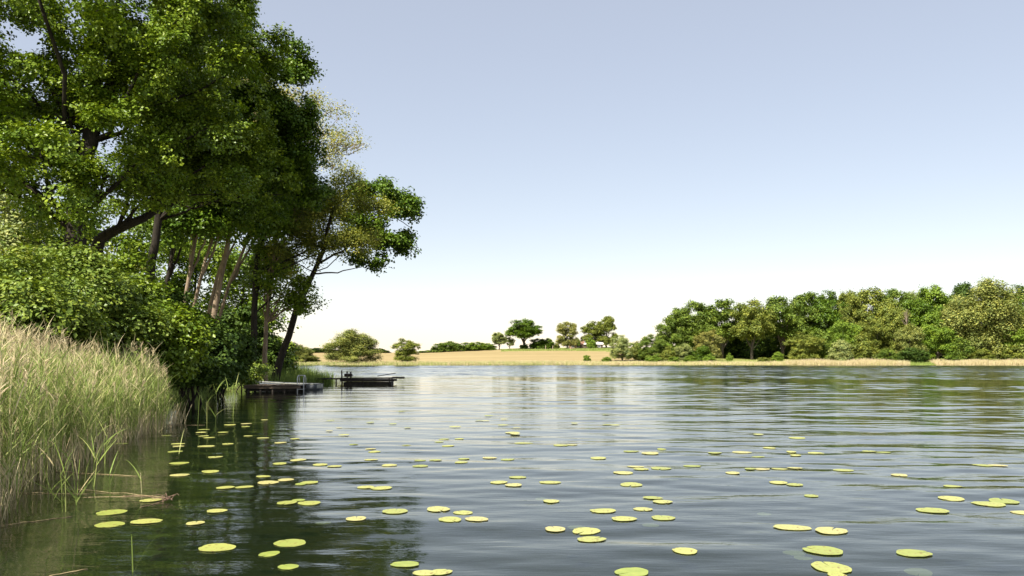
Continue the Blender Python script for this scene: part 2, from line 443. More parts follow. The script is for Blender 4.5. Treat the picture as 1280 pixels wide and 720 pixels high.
def tree_parts(rng, root_obj, trunk_pts, trunk_r, env, nl, rl, twigs, per, twig_r, leaf, lm, bm, limbs=12, flat=.55, droop=0.0, gap=None,
               sides=10, shell=.55, twigline=0, aspect=.75, gs=.5, limb_r=.32, low=.3, extra=(), tr_spread=.35):
    """tree > trunk (with its limbs), crown. coordinates are local to the root"""
    lobes = sub_lobes(rng, env, nl, rl[0], rl[1], shell)
    C, Nn, tw, T = crown_points(rng, lobes, twigs, per, twig_r, flat, droop, gap, gs)
    n = len(C)
    size = leaf * rng.uniform(.7, 1.35, n)
    tint = np.clip(.65 * tw + .35 * rng.random(n) + rng.normal(size=n) * .08, 0, 1)
    if aspect != .75: me = leaves_mesh('crown', C, Nn, size, tint, rng, .15, aspect)
    else: me = leaves_mesh('crown', C, Nn, size, tint, rng)
    mb = MB()
    tp = np.array(trunk_pts, float)
    # smooth the trunk polyline
    tt = np.linspace(0, len(tp) - 1, 14); ip = np.stack([np.interp(tt, range(len(tp)), tp[:, k]) for k in range(3)], 1)
    ip[1:-1] += rng.normal(size=(12, 3)) * trunk_r * .18 * np.array([1, 1, 0])
    rr = trunk_r * (1 - .72 * np.linspace(0, 1, 14)); rr[0] *= 1.35; rr[1] *= 1.1
    mb.tube(ip, list(rr), sides, rough=.16, rng=rng)
    order = rng.permutation(len(lobes))[:limbs]
    for k in order:
        c = np.array(lobes[k][0])
        zmax = c[2] - .15 * abs(c[2])
        cand = np.where((ip[:, 2] < zmax) & (ip[:, 2] > ip[0, 2] + low * (ip[-1, 2] - ip[0, 2])))[0]
        s = cand[rng.integers(max(0, len(cand) - 6), len(cand))] if len(cand) else 6
        r0 = min(rr[s] * .6, trunk_r * limb_r)
        branch_mb(mb, rng, ip[s], c, r0, r0 * .25, sag=rng.uniform(-.02, .12), n=7, sides=6, wob=.22)
    for (a, bb, r0, r1, sg) in extra: branch_mb(mb, rng, a, bb, r0, r1, sag=sg, n=9, sides=9, wob=.12)
    if twigline:
        lc = np.array([l[0] for l in lobes])
        for t in T[rng.permutation(len(T))[:twigline]]:
            j = np.argmin(((lc - t) ** 2).sum(1))
            branch_mb(mb, rng, lc[j] + rng.normal(size=3) * .2, t, .022, .008, sag=.05, n=4, sides=3, wob=.2)
    link('trunk', mb.mesh('trunk', True), bm, root_obj)
    link('crown', me, lm, root_obj)
    return root_obj

# ------------------------------------------------------------------ the grove on the near left bank
def loc_env(root, items):
    """(px, py, Y, rx, ry, rz) seen ellipsoids -> local coordinates"""
    o = []
    for px, py, Y, rx, ry, rz_ in items:
        x, y, z = at(px, py, Y)
        o.append(((x - root[0], y - root[1], z - root[2]), (rx, ry, rz_)))
    return o
def loc_pts(root, items):
    return [tuple(np.array(at(px, py, Y)) - np.array(root)) for px, py, Y in items]
def near_tree(seed, name, label, cat, base, pts, r, env, **kw):
    px, Y = base
    x = (px - 640) / 1000 * Y; root = (x, Y, hz(x, Y) - .1)
    e = empty(name, root, label, cat, kw.pop('group', 'trees of the grove on the left bank'))
    ex = [(tuple(np.array(at(*a)) - np.array(root)), tuple(np.array(at(*b_)) - np.array(root)), r0, r1, s) for a, b_, r0, r1, s in kw.pop('extra', ())]
    rng = np.random.default_rng(seed)
    lp = [(0, 0, 0)] + loc_pts(root, pts)
    return tree_parts(rng, e, lp, r, loc_env(root, env), extra=ex, **kw)

# big spreading maple at the left edge
near_tree(1, 'maple_tree', 'huge spreading maple with a thick black trunk, farthest left, crown cut by the frame', 'tree', (84, 30),
    [(92, 300, 30), (98, 240, 30), (112, 150, 30), (125, 60, 30.5), (120, -60, 31)], .46,
    [(60, 60, 29.5, 5.2, 4.5, 3.2), (170, 40, 30, 4.6, 4.5, 3.4), (250, 95, 30.5, 2.9, 3.4, 2.6), (20, 190, 29, 4.2, 4.0, 2.5), (150, 190, 29.5, 4.0, 4.0, 2.2),
     (120, -120, 30, 6.5, 5.5, 4.5), (285, 10, 30.5, 2.0, 2.5, 1.0), (-60, 100, 30, 4.5, 4.5, 4.5), (250, 210, 30.5, 2.4, 3, 1.6), (20, 265, 30, 3.2, 3.5, 1.5), (30, -20, 29.5, 4.5, 4, 2.5), (0, 130, 29.5, 3.5, 3.5, 3), (120, 190, 27.5, 3.0, 1.5, 1.6), (45, 235, 27.5, 2.6, 1.5, 1.4), (165, 255, 29, 2.0, 2.0, .9), (88, 262, 28, 1.6, 1.0, .9), (105, 280, 28.3, 1.2, .8, .6), (130, 240, 30.5, 2.2, 3.0, 1.2), (200, 120, 30, 3.5, 3.5, 3)],
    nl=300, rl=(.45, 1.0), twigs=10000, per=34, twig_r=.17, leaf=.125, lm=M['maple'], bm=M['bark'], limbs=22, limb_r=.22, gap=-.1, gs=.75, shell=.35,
    extra=[((96, 255, 30), (60, 150, 29.5), .2, .07, .1), ((99, 235, 30), (150, 85, 29.8), .22, .07, .1), ((112, 150, 30), (165, 60, 30), .14, .04, .1)])
# second maple with the bent limb
near_tree(2, 'maple_tree', 'maple whose heavy dark limb bends out to the right below the canopy', 'tree', (121, 33.5),
    [(120, 320, 33.5), (130, 296, 33.5), (150, 284, 33.5), (192, 268, 34), (215, 225, 34.5), (230, 150, 35)], .30,
    [(240, 160, 35, 3.2, 3.4, 2.4), (210, 235, 34.5, 3.0, 3, 1.4), (300, 60, 36, 2.2, 2.5, 1.8), (300, 200, 36, 2.6, 3, 2.6)],
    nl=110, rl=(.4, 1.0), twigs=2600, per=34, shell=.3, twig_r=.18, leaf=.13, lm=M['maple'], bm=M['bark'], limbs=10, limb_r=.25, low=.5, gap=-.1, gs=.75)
near_tree(3, 'maple_tree', 'maple with a straight dark trunk, standing right of the bent limb', 'tree', (186, 38),
    [(187, 370, 38), (192, 300, 38), (205, 220, 38), (225, 120, 38.5), (230, 30, 39)], .27,
    [(335, 150, 39, 2.2, 2.6, 1.8), (368, 120, 39.5, .9, 1.6, 1.6), (355, 170, 39.5, 1.6, 2.6, 2.4), (300, 190, 39, 3.2, 3.4, 3.2), (370, 75, 39.5, .9, 1.2, .9), (345, 240, 40, 2.4, 2.6, 2.4), (230, 60, 40, 4, 3, 3), (380, 205, 40, 1.2, 2, 1.1)],
    nl=130, rl=(.45, 1.0), twigs=4600, per=32, shell=.3, twig_r=.19, leaf=.135, lm=M['maple_d'], bm=M['bark'], limbs=10, limb_r=.25, low=.5, gap=-.12, gs=.75)
# feathery pale tree behind
near_tree(4, 'poplar_tree', 'pale feathery tree with thin upswept twigs showing above and right of the maples', 'tree', (262, 47),
    [(266, 400, 47), (285, 300, 47), (300, 200, 47.5), (315, 110, 48), (318, 50, 48)], .2,
    [(315, 85, 48, 2.2, 2.2, 2.7), (395, 165, 47, 2.6, 2, 2.3), (430, 188, 46.5, 1.3, 1.2, .4), (375, 130, 47, 1.5, 1.5, 1.5), (410, 200, 47, 2.0, 1.5, .8), (330, 150, 47.5, 2.6, 2.5, 2.8)],
    nl=80, rl=(.3, .8), twigs=1500, per=14, twig_r=.26, leaf=.11, lm=M['pale'], bm=M['bark_w'], limb_r=.2, low=.5, limbs=30, gap=-.1, gs=.8, twigline=380, flat=.9,
    extra=[((300, 230, 47.5), (455, 184, 46.5), .07, .015, .02), ((300, 220, 47.5), (432, 130, 47), .07, .015, .05)])
# leaning tree at the point
near_tree(5, 'leaning_ash_tree', 'tree leaning out over the lake on one slanting bare trunk, crown thin and yellowish', 'tree', (342, 53),
    [(351, 445, 53), (366, 404, 52.6), (373, 380, 52.3), (388, 350, 52), (401, 318, 52), (412, 290, 51.5), (415, 250, 51.5)], .27,
    [(430, 262, 51.5, 2.9, 2.6, 2.0), (400, 300, 51.5, 1.9, 2, 1.3), (455, 300, 51, 2.0, 2, 1.4), (480, 268, 51, 1.4, 1.6, 1.2), (425, 232, 51.5, 1.5, 1.6, 1.0), (365, 320, 52, 2.2, 2, 1.6), (385, 290, 52, 2.2, 2, 1.5)],
    nl=80, rl=(.4, .9), twigs=2600, per=17, twig_r=.26, shell=.3, leaf=.12, lm=M['ash'], bm=M['bark'], limb_r=.14, low=.6, limbs=12, gap=-.12, gs=.7, twigline=380, flat=.8,
    extra=[((391, 342, 52), (452, 334, 51.5), .06, .02, -.02), ((397, 330, 52), (475, 300, 51), .08, .02, .05)])
# deep green bough hanging out furthest over the water
near_tree(6, 'maple_tree', 'deep green maple behind the leaning trunk, its bough reaching farthest out over the water', 'tree', (315, 50),
    [(317, 430, 50), (318, 360, 50), (322, 310, 51), (345, 265, 53), (385, 240, 55)], .25,
    [(470, 240, 57, 2.6, 2.4, 1.0), (500, 262, 57, 1.6, 2, 1.5), (490, 310, 57, 1.5, 1.8, 1.0), (455, 290, 57.5, 2.4, 2.4, 2.0), (520, 290, 57, .8, .9, .3), (478, 330, 57, 1.0, 1, .5), (505, 300, 57, 1.2, 1.4, .7), (450, 325, 57, 1.0, 1, .4), (360, 260, 58, 3.2, 3, 2.6), (340, 330, 58, 2.2, 2.4, 1.2)],
    nl=150, rl=(.4, .8), twigs=3000, per=22, shell=.3, twig_r=.24, leaf=.2, lm=M['maple_d'], bm=M['bark'], limbs=18, limb_r=.25, gap=-.2, gs=.6,
    extra=[((322, 300, 57), (470, 262, 57), .14, .04, .08), ((470, 262, 57), (515, 285, 57), .05, .02, .05)])
near_tree(7, 'alder_tree', 'slim straight alder trunk beside the jetty, left of the leaning trunk, with low leafy sprays', 'tree', (331, 51),
    [(332, 430, 51), (335, 380, 51), (340, 340, 51), (346, 290, 51), (350, 240, 51)], .17,
    [(348, 352, 51, 2.2, 2, 1.1), (352, 310, 51, 1.8, 2, 1.4), (372, 370, 51, 1.1, 1.2, .9), (355, 240, 51, 2, 2, 2.2), (350, 445, 55, 1.2, 1.2, .6), (384, 385, 51, .5, .6, .5)],
    nl=50, rl=(.4, .8), twigs=900, per=22, twig_r=.25, leaf=.16, lm=M['maple'], bm=M['bark_w'], limbs=22, gap=-.15, gs=.8)
# slender sunlit stems of the grove
for i, (p0, p1, w, Y, lm_, lab) in enumerate([
        ((226, 420), (246, 290), .15, 43, 'maple_d', 'slender tree with a pale brown trunk, leftmost of the sunlit stems in the grove'),
        ((233, 420), (272, 275), .13, 45, 'maple', 'slender tree with a sunlit trunk slanting right, second of the thin stems in the grove'),
        ((256, 410), (290, 285), .14, 48, 'maple_d', 'slender tree with a pale trunk in the middle of the thin leaning stems'),
        ((268, 415), (312, 290), .14, 50, 'maple', 'slender tree with a forked trunk leaning right, rightmost of the thin leaning stems'),
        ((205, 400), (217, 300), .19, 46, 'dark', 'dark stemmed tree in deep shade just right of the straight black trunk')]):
    mid = ((p0[0] + p1[0]) / 2 - 2, (p0[1] + p1[1]) / 2)
    cx = p1[0]
    near_tree(20 + i, 'grove_tree', lab, 'tree', (p0[0] - 4, Y),
        [(p0[0], p0[1], Y), (mid[0], mid[1], Y), (p1[0], p1[1], Y), (cx + 10, 230, Y), (cx + 12, 150, Y)], w,
        [(cx + 8, 195, Y, 2.6, 2.8, 2.8), (cx + 25, 255, Y, 2.4, 2.4, 1.5), (cx + 4, 280, Y, 2.2, 2.2, 1.1), (cx - 12, 130, Y, 2.2, 2.5, 2.4)],
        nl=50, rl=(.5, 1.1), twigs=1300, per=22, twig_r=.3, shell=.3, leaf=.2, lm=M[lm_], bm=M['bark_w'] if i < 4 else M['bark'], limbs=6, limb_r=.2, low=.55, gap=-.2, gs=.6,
        extra=[((mid[0], mid[1], Y), (p1[0] + 22, p1[1] - 12, Y + .5), .08, .04, .03)])
# trees standing farther back on the land
for i, (px, Y, env, lm_, lab) in enumerate([
        (20, 62, [(10, 290, 62, 5, 4, 3.2), (40, 330, 61, 3.5, 3, 2.5), (-20, 330, 60, 4, 3, 4)], 'silver', 'hazy silver green tree far back under the big maple crown at the left edge'),
        (150, 66, [(150, 320, 66, 6, 4, 4.0), (120, 370, 66, 4, 3, 3), (180, 300, 66, 4, 3, 3), (150, 255, 66, 5, 3, 3), (90, 290, 66, 4, 3, 3)], 'maple', 'bright yellow green tree in full sun behind the trunks of the grove'),
        (240, 72, [(240, 360, 72, 5, 4, 4), (215, 400, 70, 3, 3, 3), (230, 310, 72, 4, 3, 3)], 'bright', 'sunlit tree seen through the slender trunks, farthest back in the grove'),
        (300, 70, [(300, 390, 70, 4, 3, 3.2), (290, 340, 70, 3, 3, 2.5), (318, 425, 68, 2, 2, 2)], 'maple', 'green tree closing the gap behind the straight trunks near the jetty'),
        (80, 50, [(80, 350, 50, 4.5, 3, 2.5), (50, 370, 50, 3, 3, 2), (110, 370, 50, 3, 3, 2)], 'olive', 'olive tree between the thick maple trunk and the lit shrubs')]):
    near_tree(40 + i, 'grove_tree', lab, 'tree', (px, Y), [(px, 430, Y), (px + 3, 380, Y), (px + 5, 320, Y)], .22, env,
        nl=34, rl=(.8, 1.6), twigs=900, per=20, twig_r=.4, leaf=.26, lm=M[lm_], bm=M['bark'], limbs=6, limb_r=.25, shell=.3, gap=-.25, gs=.5)

# shrubs along the bank
def shrub(seed, label, px, Y, env, lm, leaf=.12, twigs=1500, per=26, name='shrub', group='shrubs along the left bank', rl=(.4, .85), nl=64, stems=12, gap=-.14):
    rng = np.random.default_rng(seed)
    x = (px - 640) / 1000 * Y; root = (x, Y, hz(x, Y) - .05)
    e = empty(name, root, label, 'shrub', group)
    lobes = sub_lobes(rng, loc_env(root, env), nl, rl[0], rl[1], .5)
    C, Nn, tw, T = crown_points(rng, lobes, int(twigs * 1.25), per, .17, .6, 0, gap, 1.1)
    keep = C[:, 2] + root[2] > .12
    C, Nn, tw = C[keep], Nn[keep], tw[keep]
    n = len(C)
    tint = np.clip(.5 * tw + .5 * rng.random(n), 0, 1)
    mb = MB()
    for k in rng.permutation(len(lobes))[:stems]:
        branch_mb(mb, rng, (rng.normal() * .25, rng.normal() * .25, 0), lobes[k][0], .05, .012, sag=.05, n=7, sides=5, wob=.2)
    link('stem', mb.mesh('stem', True), M['bark'], e)
    link('foliage', leaves_mesh('foliage', C, Nn, leaf * rng.uniform(.7, 1.3, n), tint, rng), lm, e)
shrub(61, 'pale green round-leaved shrub at the left edge above the tallest reeds', 20, 20, [(20, 392, 20, 1.9, 1.6, .9), (-40, 360, 20, 2, 1.6, 1.6), (50, 410, 20, 1.4, 1.4, .8)], M['shrub'], twigs=1300)
shrub(62, 'broad sunlit shrub filling the space below the big maple trunk', 95, 24, [(88, 366, 24, 1.5, 1.6, 1.0), (45, 380, 24, 1.3, 1.6, 1.0), (128, 385, 24, 1.4, 1.6, 1.0), (100, 410, 24, 2.4, 1.8, 1.1), (70, 345, 24.5, .5, .6, 1.0), (105, 340, 24, .4, .5, .8), (30, 350, 24, .5, .6, .8), (130, 360, 24.5, .4, .5, .9)], M['shrub'], twigs=2300)
shrub(63, 'sunlit shrub behind the right end of the reeds, below the straight dark trunk', 175, 27, [(172, 408, 27, 1.2, 1.3, 1.1), (190, 435, 26, 1.6, 1.5, 1.2), (150, 385, 28, 1.0, 1.1, .9), (158, 350, 28, .45, .5, 1.1), (190, 385, 27, .4, .5, .8), (175, 370, 27, .4, .4, .7)], M['maple'], twigs=1900, leaf=.13)
shrub(64, 'leafy shrub, coloured dark for shade, overhanging the water just right of the reeds', 232, 31, [(228, 440, 31, 1.6, 1.7, 1.3), (245, 465, 30.5, 1.5, 1.4, 1.1), (218, 412, 31, 1.0, 1.2, .8), (258, 440, 31, 1.1, 1.2, 1.3), (215, 385, 31, .4, .4, .8), (240, 405, 31, .35, .4, .7)], M['dark'], leaf=.14, twigs=1700, rl=(.4, .8))  # leaf colour darkened to stand for the shade on the bank
shrub(65, 'shrub coloured dark for shade at the foot of the slender trunks, halfway from reeds to jetty', 268, 38, [(268, 435, 38, 1.5, 1.6, 1.2), (278, 460, 38, 1.1, 1.2, 1.0), (262, 475, 36.5, 1.2, 1.2, .7), (288, 440, 39, .8, 1.0, 1.0)], M['dark'], leaf=.16, twigs=1500, rl=(.4, .8))  # dark leaf colour carries the shade at the feet of the trunks
shrub(66, 'low bright shrub beside the landward end of the jetty', 308, 43, [(308, 474, 43, .8, .8, .45), (318, 466, 44, .7, .7, .4)], M['shrub'], twigs=260, leaf=.13, rl=(.25, .45), nl=14, stems=5)
shrub(67, 'green shrub behind the base of the leaning trunk', 358, 60, [(360, 450, 60, .7, .9, .7), (350, 440, 60, 1.0, 1.2, 1.0), (366, 460, 60, .5, .6, .4)], M['maple'], twigs=500, leaf=.18, rl=(.35, .6), nl=20)
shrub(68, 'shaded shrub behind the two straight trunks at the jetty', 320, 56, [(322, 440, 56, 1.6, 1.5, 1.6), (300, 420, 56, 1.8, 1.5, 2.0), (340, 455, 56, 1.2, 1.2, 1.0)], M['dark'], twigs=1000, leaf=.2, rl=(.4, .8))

# ------------------------------------------------------------------ trees on the far side
def far_proto(seed, kind):
    """unit-size prototypes: 10 m tall, 10 m wide; returns (trunk mesh, crown mesh)"""
    rng = np.random.default_rng(seed)
    kw = dict(leaf=.27, tr=.28, gap=-.3, flat=.7)
    tz = 3
    if kind == 'round': env = [((0, 0, 5.4), (4.6, 4.6, 4.3)), ((0, 0, 5), (2.6, 2.6, 3.0)), ((0, 0, 2.4), (4.4, 4.4, 2.4))]; nl, rl, tw, per = 90, (.6, 1.2), 1700, 22
    elif kind == 'tall': env = [((0, 0, 6.8), (3.9, 3.9, 3.0)), ((.4, 0, 2.8), (4.6, 4.6, 2.8))]; nl, rl, tw, per = 90, (.6, 1.2), 1800, 22
    elif kind == 'clear': env = [((0, 0, 5.7), (4.5, 4.5, 4.0)), ((0, 0, 4.6), (3.4, 3.4, 2.6))]; nl, rl, tw, per = 80, (.6, 1.2), 1500, 22
    elif kind == 'oak': env = [((-.8, 0, 7.0), (3.2, 3.4, 2.4)), ((1.6, .3, 6.6), (2.9, 3, 2.2)), ((-2.4, 0, 5.4), (2.3, 2.4, 1.6)), ((.5, 0, 4.2), (3.2, 3, 2.0))]; nl, rl, tw, per = 80, (.5, 1.0), 1500, 22
    elif kind == 'willow': env = [((0, 0, 6.4), (3.4, 3.6, 3.2)), ((0, 0, 5), (3.0, 3.0, 3.4)), ((0, 0, 7), (2.2, 2.2, 2.2)), ((-1.8, 0, 3.8), (2.8, 3, 2.8)), ((2.0, 0, 4.0), (2.8, 3, 2.9)), ((0, 0, 1.6), (4.2, 4, 1.8))]; nl, rl, tw, per = 170, (.5, 1.0), 3200, 22; kw.update(leaf=.19, tr=.26, flat=1.2, gap=-.4)
    elif kind == 'bush': env = [((0, 0, 4.2), (4.4, 4.4, 4.4)), ((-1.5, 0, 3), (3.2, 3.2, 3)), ((0, 0, 1.6), (4.4, 4.4, 1.6))]; nl, rl, tw, per = 60, (.8, 1.5), 1100, 22; kw.update(leaf=.42, tr=.4)
    elif kind == 'lone': env = [((-.6, 0, 7.2), (2.9, 3, 2.6)), ((1.5, 0, 6.7), (2.7, 2.8, 2.6)), ((-2.6, 0, 5.2), (1.8, 2, 2.0)), ((2.9, 0, 5.8), (1.5, 2, 1.6)), ((.2, 0, 5.0), (3.0, 2.8, 2.4))]; kw.update(gap=-.5); nl, rl, tw, per = 80, (.6, 1.1), 1500, 20
    else: env = [((0, 0, 5), (2.2, 2.2, 4.6))]; nl, rl, tw, per = 50, (.5, .9), 700, 12
    lobes = sub_lobes(rng, env, nl, rl[0], rl[1], .62)
    C, Nn, t, T = crown_points(rng, lobes, tw, per, kw['tr'], kw['flat'], 0, kw['gap'], .7, .85 if kind in ('oak', 'lone', 'clear', 'tall') else .5)
    ok = C[:, 2] > .1; C, Nn, t = C[ok], Nn[ok], t[ok]
    n = len(C)
    cm = leaves_mesh('crown_' + kind, C, Nn, kw['leaf'] * rng.uniform(.6, 1.35, n), np.clip(.65 * t + .35 * rng.random(n), 0, 1), rng)
    mb = MB(); mb.tube([(0, 0, -.4), (.05, 0, 1.5), (0, 0, 3.2), (.1, 0, 6.5)], [.34, .27, .24, .08], 7)
    for k in range(12):
        branch_mb(mb, rng, (0, 0, rng.uniform(1.2, 3.6)), lobes[k][0], .12, .03, .05, 5, 4, .15)
    tm = mb.mesh('trunk_' + kind, True); tm.materials.append(M['bark_f']); cm.materials.append(M['beech'])
    return tm, cm
PROTO = {k: [far_proto(100 + 7 * i + s, k) for s in range(n)] for i, (k, n) in enumerate([('round', 3), ('tall', 2), ('oak', 2), ('willow', 1), ('bush', 3), ('lone', 1), ('column', 1), ('clear', 2)])}
cnt = [0]
def far_tree(px, top, base, w, Y, kind, tone, label, name='broadleaf_tree', group='trees beyond the far shore', cat='tree'):
    """px, top, base, w: where it stands and how big it is in the photo; Y metres away"""
    x = (px - 640) / 1000 * Y; z = hz(x, Y)
    h = (H + (450 - top) / 1000 * Y) - z; wid = w / 1000 * Y
    cnt[0] += 1
    rng = random.Random(cnt[0])
    tm, cm = PROTO[kind][cnt[0] % len(PROTO[kind])]
    e = empty(name, (x, Y, z), label, cat, group, rz=0)
    rot = rng.uniform(-.5, .5) if kind in ('lone', 'oak', 'willow') else rng.uniform(0, 6.28)
    for nm, me in (('trunk', tm), ('crown', cm)):
        o = bpy.data.objects.new(nm, me); COL.objects.link(o); o.parent = e
        o.rotation_euler.z = rot; s = wid / 8.0; o.scale = (s, s, h / 10.0)
        if nm == 'crown': o.material_slots[0].link = 'OBJECT'; o.material_slots[0].material = M[tone]
    return e
B = 'bushes on the far shore'; W = 'woodland trees right of the field'; C_ = 'trees on the crest of the field'
